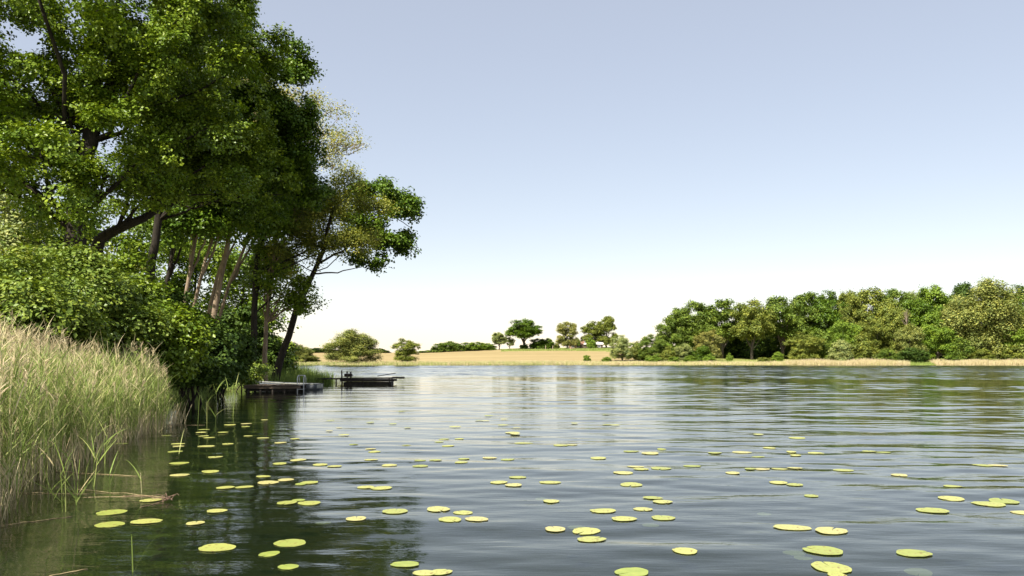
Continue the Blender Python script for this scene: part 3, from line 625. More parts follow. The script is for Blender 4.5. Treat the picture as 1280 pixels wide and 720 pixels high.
FT = [
 # left part of the far shore
 (441, 412, 453, 66, 258, 'willow', 'willow', 'broad light green willow on the far shore, widest tree left of the field', 'willow_tree', B),
 (508, 422, 451, 30, 262, 'round', 'olive', 'round grey green bush standing alone at the foot of the tan field', 'bush', B),
 (376, 431, 455, 34, 259, 'willow', 'willow', 'pale green willow bush seen just right of the leaning trunk', 'willow_bush', B),
 (391, 444, 455, 18, 261, 'bush', 'olive', 'low dark bush against the right side of the pale willow bush', 'bush', B),
 # crest, left to right
 (395, 434, 441, 26, 392, 'bush', 'dark', 'dark hedge tree on the skyline behind the pale willow bush', 'tree', C_),
 (414, 435, 441, 24, 392, 'bush', 'dark', 'dark hedge tree touching the left of the broad willow on the skyline', 'tree', C_),
 (474, 434, 441, 13, 392, 'bush', 'dark', 'small dark skyline tree just right of the broad willow', 'tree', C_),
 (481, 437, 441, 14, 392, 'bush', 'dark', 'low bush on the skyline between broad willow and lone round bush', 'bush', C_),
 (533, 437, 441, 18, 392, 'bush', 'bright', 'low bush starting the skyline hedge, farthest left in it', 'bush', C_),
 (549, 426, 440, 20, 388, 'bush', 'beech', 'first tall bush of the skyline hedge, rounded, from the left', 'bush', C_),
 (562, 425, 440, 24, 388, 'bush', 'beech', 'second rounded bush of the skyline hedge, slightly the tallest', 'bush', C_),
 (580, 426, 439, 24, 387, 'bush', 'beech', 'rounded bush in the middle of the skyline hedge', 'bush', C_),
 (597, 425, 438, 20, 386, 'bush', 'bright', 'rounded bush of the skyline hedge, fourth of the tall ones', 'bush', C_),
 (611, 428, 437, 18, 386, 'bush', 'bright', 'last bush of the skyline hedge, against the pale thin tree', 'bush', C_),
 (624, 415, 436, 20, 386, 'oak', 'silver', 'pale yellowish thin tree left of the dark lone oak', 'tree', C_),
 (637, 421, 436, 13, 386, 'oak', 'silver', 'smallest pale tree, squeezed between thin tree and dark lone oak', 'tree', C_),
 (655, 399, 436, 40, 385, 'lone', 'maple_d', 'dark green lone oak on the crest with a clear trunk and spreading crown', 'oak_tree', C_),
 (655, 427, 436, 10, 386, 'bush', 'dark', 'little dark bush at the foot of the lone oak', 'bush', C_),
 (671, 420, 435, 18, 388, 'bush', 'maple_d', 'dark green bush just right of the lone oak', 'bush', C_),
 (685, 421, 435, 15, 388, 'bush', 'maple_d', 'dark bush second right of the lone oak', 'bush', C_),
 (695, 427, 434, 9, 388, 'bush', 'olive', 'small olive bush before the tall tree by the farmhouse', 'bush', C_),
 (709, 402, 434, 27, 382, 'tall', 'blossom', 'brownish green tall tree at the left end of the farmhouse', 'tree', C_),
 (723, 422, 434, 8, 379, 'column', 'bright', 'small pointed green tree in front of the farmhouse', 'tree', C_),
 (739, 418, 434, 11, 379, 'bush', 'bright', 'small ball shaped bright tree in front of the barn', 'tree', C_),
 (741, 402, 434, 28, 386, 'tall', 'olive', 'olive crowned tree behind the barn, left one of the two', 'tree', C_),
 (758, 395, 434, 26, 388, 'tall', 'olive', 'tallest olive tree behind the barn, right one of the two', 'tree', C_),
 (757, 421, 434, 9, 380, 'column', 'olive', 'small upright bush at the right end of the barn', 'bush', C_),
 (734, 442, 451, 9, 270, 'bush', 'bright', 'tiny round bush alone low on the tan field', 'bush', B),
 (758, 445, 452, 11, 262, 'bush', 'bright', 'small dark bush at the bottom right corner of the field', 'bush', B),
 # edge of the woodland
 (778, 417, 449, 29, 272, 'round', 'silver', 'greyish round bush, first one right of the tan field', 'bush', B),
 (799, 422, 450, 20, 276, 'bush', 'olive', 'yellowish bush behind and between the two big round ones', 'bush', B),
 (814, 417, 450, 32, 272, 'round', 'beech', 'dark round bush, second big one right of the field', 'bush', B),
 (836, 429, 451, 22, 268, 'bush', 'olive', 'olive bush right of the two big round ones', 'bush', B),
 (832, 424, 450, 18, 275, 'bush', 'bright', 'bright green bush at the left foot of the wood', 'bush', B),
 (855, 428, 451, 20, 266, 'round', 'silver', 'grey green bush with bright tips below the first beech', 'bush', B),
 (816, 443, 452, 17, 258, 'bush', 'bright', 'flat bright bush low under the dark round one', 'bush', B),
 (842, 444, 452, 12, 257, 'bush', 'bright', 'knee high bright bush right of the flat one', 'bush', B),
 (862, 443, 452, 14, 257, 'bush', 'bright', 'small bright bush under the grey green one', 'bush', B),
 (886, 441, 451, 14, 257, 'bush', 'bright', 'small bright bush on the grass, right of the thicket', 'bush', B),
 (876, 428, 451, 24, 266, 'bush', 'maple_d', 'deep green bush below the reddish tipped one', 'bush', B),
 (885, 411, 448, 32, 276, 'round', 'blossom', 'reddish tipped rounded tree in front of the dark wood', 'tree', B),
 (912, 439, 447, 8, 268, 'bush', 'bright', 'little bush on the open grass below the beeches', 'bush', B),
 (957, 445, 452, 18, 258, 'bush', 'olive', 'low dark bush on the grass near the reed edge', 'bush', B),
 (972, 438, 447, 12, 268, 'bush', 'bright', 'small tufted bush under the dark gap of the wood', 'bush', B),
 # woodland back row
 (846, 386, 447, 46, 300, 'round', 'beech', 'beech closing the left end of the wood, lowest of the beeches', 'beech_tree', W),
 (868, 376, 447, 60, 305, 'clear', 'beech', 'broad domed beech, second from the left end of the wood', 'beech_tree', W),
 (903, 374, 447, 60, 300, 'clear', 'beech', 'broad domed beech, third from the left end of the wood', 'beech_tree', W),
 (940, 374, 446, 50, 292, 'clear', 'olive', 'lighter loose crowned tree with its trunk showing over the grass', 'tree', W),
 (978, 370, 447, 60, 300, 'clear', 'beech', 'dense dark beech above the shadowed gap in the wood', 'beech_tree', W),
 (1008, 366, 447, 52, 303, 'tall', 'beech', 'dense dark beech just right of the shadowed gap', 'beech_tree', W),
 (1036, 365, 447, 50, 300, 'tall', 'maple_d', 'deep green beech left of the highest olive crown', 'beech_tree', W),
 (1086, 354, 447, 66, 303, 'round', 'olive', 'highest olive domed tree in the middle of the wood', 'tree', W),
 (1063, 362, 447, 36, 297, 'oak', 'olive', 'light olive crown against the left of the highest dome', 'tree', W),
 (1118, 361, 447, 50, 306, 'tall', 'beech', 'dark tree right behind the highest olive dome', 'tree', W),
 (1144, 359, 447, 40, 312, 'round', 'silver', 'greyish crown on the skyline behind the green ones', 'tree', W),
 (1146, 372, 447, 50, 296, 'oak', 'maple_d', 'deep green tree above the bare reddish snag', 'tree', W),
 (1172, 355, 447, 52, 302, 'oak', 'bright', 'bright green crown on the skyline left of the great willow', 'tree', W),
 (1200, 354, 447, 44, 306, 'tall', 'dark', 'dark crown squeezed behind the left of the great willow', 'tree', W),
 (1272, 358, 447, 46, 300, 'tall', 'maple_d', 'deep green tree at the right edge behind the willow', 'tree', W),
 (1312, 356, 447, 60, 300, 'tall', 'maple_d', 'dark tree cut by the right edge of the photo', 'tree', W),
 (1236, 349, 451, 96, 268, 'willow', 'willow', 'great pale olive willow, tallest and widest tree at the right', 'willow_tree', W),
 # woodland front
 (1006, 414, 452, 38, 262, 'round', 'olive', 'light olive bush standing out at the left of the woodland edge', 'bush', B),
 (1030, 412, 451, 36, 266, 'bush', 'beech', 'green bush between the two light ones at the woodland edge', 'bush', B),
 (1054, 398, 451, 38, 268, 'round', 'bright', 'bright yellow green rounded tree at the woodland edge', 'tree', B),
 (1050, 421, 452, 24, 260, 'bush', 'silver', 'silvery bush under the bright rounded tree', 'bush', B),
 (1076, 412, 451, 34, 262, 'bush', 'olive', 'olive bush right of the silvery one', 'bush', B),
 (1090, 400, 450, 40, 270, 'tall', 'olive', 'brownish olive tree before the highest dome', 'tree', B),
 (1118, 385, 450, 40, 272, 'tall', 'olive', 'pointed brownish olive tree left of the bare snag', 'tree', B),
 (1137, 406, 452, 34, 261, 'tall', 'willow', 'light green bushy tree below the bare snag', 'tree', B),
 (1112, 432, 452, 26, 258, 'bush', 'beech', 'low dark bush between the reed patches', 'bush', B),
 (1140, 432, 455, 34, 255, 'bush', 'dark', 'dark green bush hanging down to the water between the reeds', 'bush', B),
 (1172, 387, 449, 38, 282, 'oak', 'bright', 'vivid green tree above the yellowish one', 'tree', B),
 (1170, 404, 451, 44, 266, 'round', 'bright', 'yellowish tree with visible limbs near the gap in the reeds', 'tree', B),
 (1200, 418, 451, 30, 262, 'bush', 'beech', 'dark bush at the left foot of the great willow', 'bush', B),
 (1196, 372, 448, 36, 280, 'tall', 'willow', 'pale crown joined to the left shoulder of the great willow', 'tree', W),
 (1225, 432, 452, 26, 258, 'bush', 'olive', 'olive bush in front of the great willow', 'bush', B),
 (1278, 400, 451, 40, 262, 'round', 'bright', 'bright leafy bush at the right edge below the dark tree', 'bush', B),
 (1272, 428, 452, 30, 258, 'bush', 'olive', 'low olive bush at the right edge above the reeds', 'bush', B),
]
for t in FT:
    px, top, base, w, Y, kind, tone, label, name, grp = t
    far_tree(px, top, base, w, Y, kind, tone, label, name, grp, cat='bush' if 'bush' in name else 'tree')

# filler foliage keeping the inside of the wood dark, shade put into its colour
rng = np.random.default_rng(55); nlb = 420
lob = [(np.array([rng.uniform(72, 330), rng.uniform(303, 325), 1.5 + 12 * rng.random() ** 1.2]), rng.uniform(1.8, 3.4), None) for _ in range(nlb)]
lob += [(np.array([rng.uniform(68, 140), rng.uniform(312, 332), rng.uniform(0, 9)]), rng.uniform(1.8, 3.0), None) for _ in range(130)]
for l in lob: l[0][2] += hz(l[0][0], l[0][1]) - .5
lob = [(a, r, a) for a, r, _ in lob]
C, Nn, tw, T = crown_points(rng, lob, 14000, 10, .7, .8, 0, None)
tag(link('undergrowth', leaves_mesh('undergrowth', C, Nn, rng.uniform(.6, 1.2, len(C)), rng.random(len(C)), rng), M['dark']), 'undergrowth deep inside the wood, leaves coloured dark for its shade', 'undergrowth', None, 'stuff')

# bare reddish snag
x = (1133 - 640) / 1000 * 266; e = empty('bare_tree', (x, 266, hz(x, 266)), 'bare reddish twiggy tree standing dead among the green crowns', 'tree', None)
rng = np.random.default_rng(9); mb = MB(); th = at(1133, 386, 266)[2] - hz(x, 266)
mb.tube([(0, 0, -.3), (.1, 0, th * .5), (-.1, 0, th)], [.25, .16, .04], 6); mb.build('trunk', plain_mat('reddish_bark', (.14, .10, .075), (.22, .17, .13)), e, True)
mb = MB()
for k in range(40):
    z0 = rng.uniform(.45, .9) * th; a = rng.uniform(0, 6.28); l = rng.uniform(1.0, 2.6)
    branch_mb(mb, rng, (0, 0, z0), (math.cos(a) * l * .6, math.sin(a) * l * .6, min(th, z0 + l)), .05, .02, 0, 4, 3, .2)
mb.build('branches', bpy.data.materials['reddish_bark'], e, True)

# ------------------------------------------------------------------ farm on the crest
wallm = plain_mat('brick_render', (.34, .20, .14), (.46, .30, .22), (2, 2, 6)); roofm = plain_mat('pale_sheet_roof', (.52, .50, .47), (.66, .64, .60), (1, 1, 1), .6)
roofb = plain_mat('brown_tiles', (.16, .09, .06), (.24, .14, .09), (3, 3, 3)); darkm = plain_mat('dark_timber_and_opening', (.05, .04, .03), (.10, .075, .05))  # darkm: timber doors, and the shade of the barn opening as wall colour
glassm = plain_mat('window_glass', (.05, .06, .07), (.08, .09, .10), rough=.1, spec=.8)
def gable(mb, l, d, z0, z1, over=.4, t=.18):
    for s in (-1, 1):
        V = [(-l / 2 - over, s * (d / 2 + over), z0 - .2), (l / 2 + over, s * (d / 2 + over), z0 - .2), (l / 2 + over, 0, z1), (-l / 2 - over, 0, z1)]
        V = V + [(a, b_, c + t) for a, b_, c in V]
        mb.add(V, [(0, 1, 2, 3), (7, 6, 5, 4), (0, 4, 5, 1), (1, 5, 6, 2), (2, 6, 7, 3), (3, 7, 4, 0)])
def house(name, label, px0, px1, Y, eave, ridge, d, wm_, rm_, wins, door=None):
    x0 = (px0 - 640) / 1000 * Y; x1 = (px1 - 640) / 1000 * Y; cx = (x0 + x1) / 2; l = x1 - x0
    zb = hz(cx, Y - d / 2) - .2
    e = empty(name, (cx, Y, zb), label, 'building')
    ze = at(0, eave, Y)[2] - zb; zr = at(0, ridge, Y)[2] - zb
    mb = MB(); mb.box((0, 0, ze / 2 - .3), (l, d, ze + .6))
    for s in (-1, 1):
        mb.add([(s * l / 2, -d / 2, ze), (s * l / 2, d / 2, ze), (s * l / 2, 0, zr), (s * (l / 2 - .2), -d / 2, ze), (s * (l / 2 - .2), d / 2, ze), (s * (l / 2 - .2), 0, zr)], [(0, 1, 2), (5, 4, 3), (0, 3, 4, 1), (1, 4, 5, 2), (2, 5, 3, 0)])
    mb.build('wall', wm_, e)
    mb = MB(); gable(mb, l, d, ze, zr + .05); mb.build('roof', rm_, e)
    for wx in wins:
        mb = MB(); mb.box((wx * l, -d / 2 - .03, ze * .55), (1.1, .1, 1.0)); w_ = mb.build('window', glassm, e)
        mb = MB()
        for q in (-1, 1): mb.box((wx * l + q * .6, -d / 2 - .05, ze * .55), (.1, .16, 1.2))
        for q in (-1, 1): mb.box((wx * l, -d / 2 - .05, ze * .55 + q * .55), (1.1, .16, .1))
        mb.build('frame', roofm, w_)
    if door:
        mb = MB(); mb.box((door * l, -d / 2 - .04, ze * .42), (2.6, .1, ze * .8)); mb.build('door', darkm, e)
house('farmhouse', 'brown roofed brick farmhouse half hidden by small trees on the crest', 711, 729, 384, 429.8, 426.6, 6, wallm, roofb, (-.25, .1), .38)
house('barn', 'long low barn with a pale roof on the crest, front coloured dark as a shaded opening', 729.5, 752.5, 384, 430.3, 427.0, 7, darkm, roofm, (.3,), -.2)
# posts by the field track
postm = plain_mat('weathered_wood', (.22, .17, .11), (.40, .32, .22), (8, 8, 1.5), .85)
for px, top, lab in ((682, 431.5, 'tall weathered post left of the farm on the crest, the left one of two'), (691, 432.0, 'shorter weathered post nearer the farm, the right one of two')):
    Y = 372; x = (px - 640) / 1000 * Y; z = hz(x, Y); h = at(0, top, Y)[2] - z
    mb = MB(); mb.tube([(0, 0, -.3), (0, 0, h * .5), (.03, 0, max(h, 1.2))], [.17, .16, .13], 8)
    o = mb.build('wooden_post', postm); o.location = (x, Y, z); tag(o, lab, 'post', 'posts on the crest')

# ------------------------------------------------------------------ reeds
def blade_mat(name, transl=.3):
    """green and dry stalks in one stand: colour from the per-blade value"""
    m, nt, out = newmat(name)
    a = N(nt, 'ShaderNodeAttribute', attribute_name='tint')
    col = ramp(nt, a.outputs['Fac'], [(0.0, (.13, .20, .035)), (.3, (.24, .31, .07)), (.48, (.40, .42, .14)), (.55, (.50, .42, .22)), (.8, (.61, .52, .32)), (1.0, (.36, .26, .15))])
    p = N(nt, 'ShaderNodeBsdfPrincipled'); p.inputs['Roughness'].default_value = .6; p.inputs['Specular IOR Level'].default_value = .25
    nt.links.new(col, p.inputs['Base Color'])
    t = N(nt, 'ShaderNodeBsdfTranslucent'); nt.links.new(col, t.inputs['Color'])
    mx = N(nt, 'ShaderNodeMixShader'); mx.inputs[0].default_value = transl
    nt.links.new(p.outputs[0], mx.inputs[1]); nt.links.new(t.outputs[0], mx.inputs[2]); nt.links.new(mx.outputs[0], out.inputs['Surface'])
    return m
reedm = blade_mat('reed_stalks_and_blades')

def ribbons(P0, D, L, Wd, bend, bdir, tint, segs=5, taper=True):
    """bent tapering blades; P0 base, D initial direction, bend = how far the tip falls along bdir"""
    n = len(P0)
    D = D / np.linalg.norm(D, axis=1)[:, None]
    side = np.cross(D, np.array([0, 0, 1.0]) + bdir * .3 + 1e-3); side /= np.linalg.norm(side, axis=1)[:, None] + 1e-9
    a = np.random.default_rng(n).uniform(0, 6.28, n)[:, None]
    nrm = np.cross(side, D); side = side * np.cos(a) + nrm * np.sin(a)
    rows = []
    for k in range(segs + 1):
        t = k / segs
        c = P0 + D * (L * t)[:, None] + (bdir * (bend * t * t)[:, None])
        w = Wd * ((1 - t) ** .7 * (1 if k else .5) if taper else (1 - .4 * t))
        w = np.maximum(w, .0008)
        rows.append(c - side * w[:, None] / 2); rows.append(c + side * w[:, None] / 2)
    V = np.stack(rows, 1).reshape(-1, 3)
    base = np.arange(n)[:, None] * (2 * (segs + 1))
    F = np.concatenate([np.concatenate([base + 2 * k, base + 2 * k + 1, base + 2 * k + 3, base + 2 * k + 2], 1) for k in range(segs)])
    return V, F, np.tile(tint, segs)
def join(parts):
    V = []; F = []; T = []; n = 0
    for v, f, t in parts: V.append(v); F.append(f + n); T.append(t); n += len(v)
    return np.concatenate(V), np.concatenate(F), np.concatenate(T)

def reed_plants(rng, X, Y, Hh, dry, zb=None, plume=True, wscale=1.0, leafn=8):
    """stalk + blades + plume for every (X,Y); Hh height; dry 0/1"""
    n = len(X); zb = np.full(n, -.15) if zb is None else zb
    P = np.stack([X, Y, zb], 1)
    lean = rng.normal(size=(n, 2)) * .045; lean[:, 0] += .02
    D = np.concatenate([lean, np.ones((n, 1))], 1)
    bd = np.concatenate([rng.normal(size=(n, 2)), np.zeros((n, 1))], 1); bd /= np.linalg.norm(bd, axis=1)[:, None]
    L = Hh - zb
    parts = []
    tin = np.where(dry, rng.uniform(.6, .85, n), rng.uniform(.2, .45, n))
    parts.append(ribbons(P, D, L, np.full(n, .009) * wscale, L * .035, bd, tin, 6, False))
    Dn = D / np.linalg.norm(D, axis=1)[:, None]
    for k in range(leafn):
        t = rng.uniform(.25, .95, n) if k else np.full(n, .96)
        sel = (~dry) | (rng.random(n) < .25)
        b = (P + Dn * (L * t)[:, None] + bd * (L * .035 * t * t)[:, None])[sel]; m = sel.sum()
        a = rng.uniform(0, 6.28, m); out_ = np.stack([np.cos(a), np.sin(a), np.zeros(m)], 1)
        up = rng.uniform(1.2, 3.4, m)[:, None]
        dd = out_ + np.array([0, 0, 1.]) * up
        ll = rng.uniform(.28, .6, m)
        bdir = out_ * .6 - np.array([0, 0, 1.0]) * .8
        tt = np.where(dry[sel], rng.uniform(.56, .75, m), np.where(rng.random(m) < .12, rng.uniform(.5, .62, m), rng.uniform(.05, .48, m)))
        parts.append(ribbons(b, dd, ll, rng.uniform(.008, .019, m) * wscale, ll * rng.uniform(.03, .4, m), bdir, tt, 4))
    if plume:
        sel = dry & (rng.random(n) < .45)
        top = (P + Dn * L[:, None] + bd * (L * .035)[:, None])[sel]
        lz = bd[sel]
        for k in range(12):
            m = len(top)
            if not m: break
            b = top - np.array([0, 0, 1.]) * rng.uniform(0, .22, (m, 1)) + rng.normal(size=(m, 3)) * .008
            dd = np.array([0, 0, 1.]) + lz * rng.uniform(.2, .9, (m, 1)) + rng.normal(size=(m, 3)) * .25
            ll = rng.uniform(.06, .14, m)
            parts.append(ribbons(b, dd, ll, np.full(m, .014) * wscale, ll * .3, lz, rng.uniform(.78, 1.0, m), 2))
    return join(parts)

rng = np.random.default_rng(77)
FE = np.array([wat(-90, 690), wat(-30, 655), wat(0, 616), wat(35, 597), wat(75, 585), wat(110, 568), wat(150, 550), wat(185, 539), wat(214, 530)])
fy = FE[:, 1]; fx = FE[:, 0]
n = 13000
Yr = rng.uniform(5.5, 22.6, n)
front = np.interp(Yr, fy, fx) + .22 * np.sin(Yr * 2.3) + .15 * np.sin(Yr * 5.1)
depth = rng.random(n) ** 1.3 * np.interp(Yr, [5, 12, 20, 22.6], [3.5, 4.0, 3.2, 1.8])
Xr = front - depth
keep = (rng.random(n) < np.interp(depth, [0, .4, 1.0, 2], [.15, .5, 1, .8])) & (Yr < 21.3 + .8 * np.sin(Xr * 3))
Xr, Yr, depth = Xr[keep], Yr[keep], depth[keep]; n = len(Xr)
px_ = 640 + Xr / Yr * 1000
clump = np.array([mnoise.noise(Vector((x * .9, y * .9, 3.1))) for x, y in zip(Xr, Yr)])
dry = rng.random(n) < np.clip(.2 + .45 * clump + np.interp(px_, [0, 40, 90], [.22, .1, 0]), .06, .75)
hmax = np.interp(px_, [-60, 0, 40, 90, 150, 200, 220], [2.3, 2.25, 2.15, 1.95, 2.05, 2.1, 1.7])
Hh = np.where(dry, hmax * rng.uniform(.72, 1.08, n), hmax * rng.uniform(.5, .88, n)) * np.interp(depth, [0, .8], [.62, 1])
V, F, T = reed_plants(rng, Xr, Yr, Hh, dry)
# broken dead stalks round the foot of the stand
n = 2600; Yb = rng.uniform(6, 21.6, n); Xb = np.interp(Yb, fy, fx) + .3 - rng.random(n) * 1.6
Vb, Fb, Tb = ribbons(np.stack([Xb, Yb, np.full(n, -.1)], 1), np.concatenate([rng.normal(size=(n, 2)) * .2, np.ones((n, 1))], 1), rng.uniform(.2, .75, n), np.full(n, .009), rng.uniform(0, .1, n), rng.normal(size=(n, 3)) * .5, rng.uniform(.52, 1.0, n), 2, False)
V, F, T = join([(V, F, T), (Vb, Fb, Tb)])
tag(link('reed_bed', np_mesh('reed_bed', V, F, attr=T), reedm), 'dense reed bed of green blades and dry plumed stalks along the left bank', 'reeds', None, 'stuff')

# single shoots standing in the open shallows
shoots = [(97, 632, 60, 3, 'short green reed shoot nearest the reed bed in the shallows'), (83, 640, 52, 2, 'leafy reed shoot low in front of the reed bed'),
    (116, 608, 46, 2, 'green reed shoot with a broad blade in front of the reed bed'), (118, 606, 36, 1, 'thin shoot touching the broad bladed one'),
    (140, 622, 36, 1, 'lone green spike left of the floating twig'), (174, 618, 34, 1, 'thin green stalk behind the floating twig'), (180, 616, 30, 0, 'dry stalk beside the thin green one behind the twig'),
    (166, 716, 52, 1, 'single green shoot rising at the bottom edge near the two big pads'), (130, 580, 42, 2, 'shoot half way between reeds and open water'),
    (66, 628, 70, 3, 'tall leafy reed at the front corner of the bed'), (222, 596, 32, 1, 'stalk rising through the lily pads in the dark water'),
    (246, 532, 42, 1, 'tall bare stalk in the black water, left one'), (258, 530, 30, 1, 'shorter bare stalk in the black water'),
    (268, 528, 46, 2, 'tallest bladed stalk in the black water'), (281, 524, 42, 1, 'thin stalk right in the black water, before the shrubs'), (290, 520, 44, 1, 'stalk closest to the shaded shrubs in the black water'),
    (108, 618, 24, 1, 'shortest spike between leafy shoots'), (152, 560, 26, 1, 'small spike at the edge of the green reflection')]
for i, (px, py, hp, lf, lab) in enumerate(shoots):
    x, Y = wat(px, py); h = hp / 1000 * Y
    r_ = np.random.default_rng(300 + i); k = 2 if lf > 1 else 1
    V, F, T = reed_plants(r_, r_.normal(size=k) * .02, r_.normal(size=k) * .02, h * r_.uniform(.8, 1.0, k), np.array([lf == 0] * k), np.full(k, -.2), False, 1.3, lf + 1)
    o = link('reed_shoot', np_mesh('reed_shoot', V, F, attr=T), reedm); o.location = (x, Y, 0)
    tag(o, lab, 'reed', 'reed shoots standing in the shallows')

# fringe of reeds and grass along the far shore
def fringe(name, label, cat, seed, n, x0, x1, d0, d1, h0, h1, t0, t1, gaps=()):
    rng = np.random.default_rng(seed)
    X = rng.uniform(x0, x1, n); d = rng.uniform(d0, d1, n); Y = shore_y(X) + d
    ok = np.ones(n, bool)
    for a, b_ in gaps: ok &= ~((X > a) & (X < b_))
    X, Y = X[ok], Y[ok]; n = len(X)
    g = np.array([mnoise.noise(Vector((x * .12, y * .4, seed))) for x, y in zip(X, Y)])
    Z = height(X, Y); P = np.stack([X, Y, Z - .1], 1)
    D = np.concatenate([rng.normal(size=(n, 2)) * .12, np.ones((n, 1))], 1)
    L = rng.uniform(h0, h1, n) * (1 + .5 * g)
    bd = np.concatenate([rng.normal(size=(n, 2)), np.zeros((n, 1))], 1)
    T = np.clip(rng.uniform(t0, t1, n) + g * .12, 0, .92)
    V, F, T = ribbons(P, D, L, np.full(n, .13), L * .15, bd, T, 2)
    tag(link(name, np_mesh(name, V, F, attr=T), reedm), label, cat, None, 'stuff')
gx = lambda px: (px - 640) / 1000 * 250
fringe('far_reeds', 'tan reeds along the far shore below the wood', 'reeds', 5, 26000, gx(985), gx(1420), .2, 4.5, 1.0, 1.9, .5, .8, [(gx(1128), gx(1160))])
fringe('shore_grass', 'dry tan grass along the far shore below the field and thicket', 'grass', 6, 26000, gx(560), gx(1000), .3, 7, .5, 1.1, .42, .78)
fringe('water_edge_plants', 'bright green plants at the far waterline left of the wood', 'grass', 7, 20000, gx(300), gx(700), .2, 5.5, .4, 1.1, .25, .75)
fringe('meadow_grass', 'rough green grass on the rising bank below the wood', 'grass', 8, 16000, gx(820), gx(1420), 5, 26, .4, 1.0, .2, .62)
fringe('reed_gap_plants', 'green waterside plants in the gap of the far reeds', 'grass', 12, 900, gx(1126), gx(1162), .2, 4, .5, 1.0, .15, .4)
fringe('field_margin_grass', 'yellowish grass margin along the lower edge of the field', 'grass', 10, 14000, gx(300), gx(830), 6, 17, .4, .8, .45, .75)
# verge grass on the crest by the farm
rng = np.random.default_rng(21); n = 9000
X = rng.uniform(-5, 62, n); Y = rng.uniform(362, 378, n); Z = height(X, Y)
V, F, T = ribbons(np.stack([X, Y, Z - .1], 1), np.concatenate([rng.normal(size=(n, 2)) * .2, np.ones((n, 1))], 1), rng.uniform(.4, .9, n), np.full(n, .22), rng.uniform(.1, .2, n), rng.normal(size=(n, 3)), rng.uniform(.15, .45, n), 2)
tag(link('verge_grass', np_mesh('verge_grass', V, F, attr=T), reedm), 'green grass verge on the crest below the farm', 'grass', None, 'stuff')

# flags and sedge at the point
rng = np.random.default_rng(31); n = 4500
X = rng.uniform(-18, -13.2, n); Y = rng.uniform(52, 61, n)
ok = (X < bank_x(Y) + .5); X, Y = X[ok], Y[ok]; n = len(X)
P = np.stack([X, Y, np.maximum(height(X, Y), -.1)], 1)
V, F, T = ribbons(P, np.concatenate([rng.normal(size=(n, 2)) * .25, np.ones((n, 1))], 1), rng.uniform(.5, 1.0, n), rng.uniform(.03, .05, n), rng.uniform(.05, .3, n), rng.normal(size=(n, 3)), rng.uniform(0, .3, n), 4)
tag(link('iris_clump', np_mesh('iris_clump', V, F, attr=T), reedm), 'dark green sword leaved clump at the water edge between jetty and leaning trunk', 'plant', None, 'stuff')
rng = np.random.default_rng(32); n = 9000
Y = rng.uniform(6, 64, n); X = bank_x(Y) - rng.random(n) ** 1.5 * 7; P = np.stack([X, Y, height(X, Y) - .03], 1)
V, F, T = ribbons(P, np.concatenate([rng.normal(size=(n, 2)) * .3, np.ones((n, 1))], 1), rng.uniform(.25, .6, n), rng.uniform(.02, .04, n), rng.uniform(.05, .3, n), rng.normal(size=(n, 3)), rng.uniform(0, .4, n), 3)
tag(link('bank_grass', np_mesh('bank_grass', V, F, attr=T), reedm), 'rough grass growing along the left bank under the shrubs', 'grass', None, 'stuff')

# ------------------------------------------------------------------ jetty, boat, landing stage
woodm = plain_mat('silvered_planks', (.085, .06, .042), (.22, .17, .12), (1.2, 9, 9), .8, .25, .004)
wood_d = plain_mat('dark_and_shade_timber', (.018, .015, .012), (.05, .04, .03), (3, 3, 3), .75, .25, .004)  # dark timber; doubles as painted shade under the jetty deck
metal = plain_mat('white_painted_tube', (.5, .5, .48), (.62, .62, .60), (6, 6, 6), .35, .5)
hull = plain_mat('grey_blue_hull', (.05, .057, .065), (.11, .12, .13), (4, 4, 4), .5, .4)
hull_w = plain_mat('dirty_white_rail', (.16, .16, .13), (.30, .30, .25), (4, 4, 4), .5, .4)
jx0, jx1 = at(311, 0, 43)[0], at(378, 0, 43)[0]; L = jx1 - jx0
e = empty('jetty', ((jx0 + jx1) / 2, 43, 0), 'low wooden jetty of brown planks on posts below the straight trunks', 'jetty')
mb = MB(); rng = np.random.default_rng(3); y = -.7; k = 0
nx = 19
for i in range(nx):
    cx = -L / 2 + (i + .5) * L / nx
    mb.box((cx, rng.normal() * .02, .36 + rng.normal() * .006), (L / nx - .018, 1.5, .04), m=0, bev=.004)
mb.build('deck', woodm, e)
for yy in (-.62, .62):
    mb = MB(); mb.box((0, yy, .26), (L + .1, .08, .15), bev=.01); mb.build('beam', wood_d if yy > 0 else woodm, e)  # rear beam coloured dark to deepen the shade below the deck
for i in range(5):
    for yy in (-.55, .55):
        cx = -L / 2 + .15 + i * (L - .3) / 4
        mb = MB(); mb.tube([(cx, yy, -.9), (cx + .01, yy, -.2), (cx, yy, .27)], [.065, .06, .06], 8, rough=.1, rng=rng); mb.build('post', wood_d, e, True)
for yy, zz in ((-.5, .12), (.3, .14), (.62, .1)):
    mb = MB(); mb.box((.0, yy, zz), (L * .96, .05, .17), ry=.01); mb.build('shade_board', wood_d, e)  # dark boards added to fill in the shade under the deck
# bathing ladder
lx = at(377, 0, 42.6)[0]
e2 = empty('bathing_ladder', (lx, 42.6, 0), 'white tubular bathing ladder hooked on the jetty end', 'ladder')
for s in (-1, 1):
    mb = MB(); a = s * .17
    pts = [(a, -.22, -.6), (a, -.22, .55), (a, -.20, .72), (a * .97, -.12, .83), (a * .97, 0, .88), (a * .97, .12, .83), (a, .2, .72), (a, .22, .44)]
    mb.tube(pts, .024, 8); mb.build('rail', metal, e2, True)
mb = MB(); mb.tube([(-.17, 0, .88), (.17, 0, .88)], .022, 8); mb.build('crossbar', metal, e2, True)
for z in (-.35, -.1, .15, .38):
    mb = MB(); mb.box((0, -.22, z), (.32, .07, .025)); mb.build('rung', metal, e2)
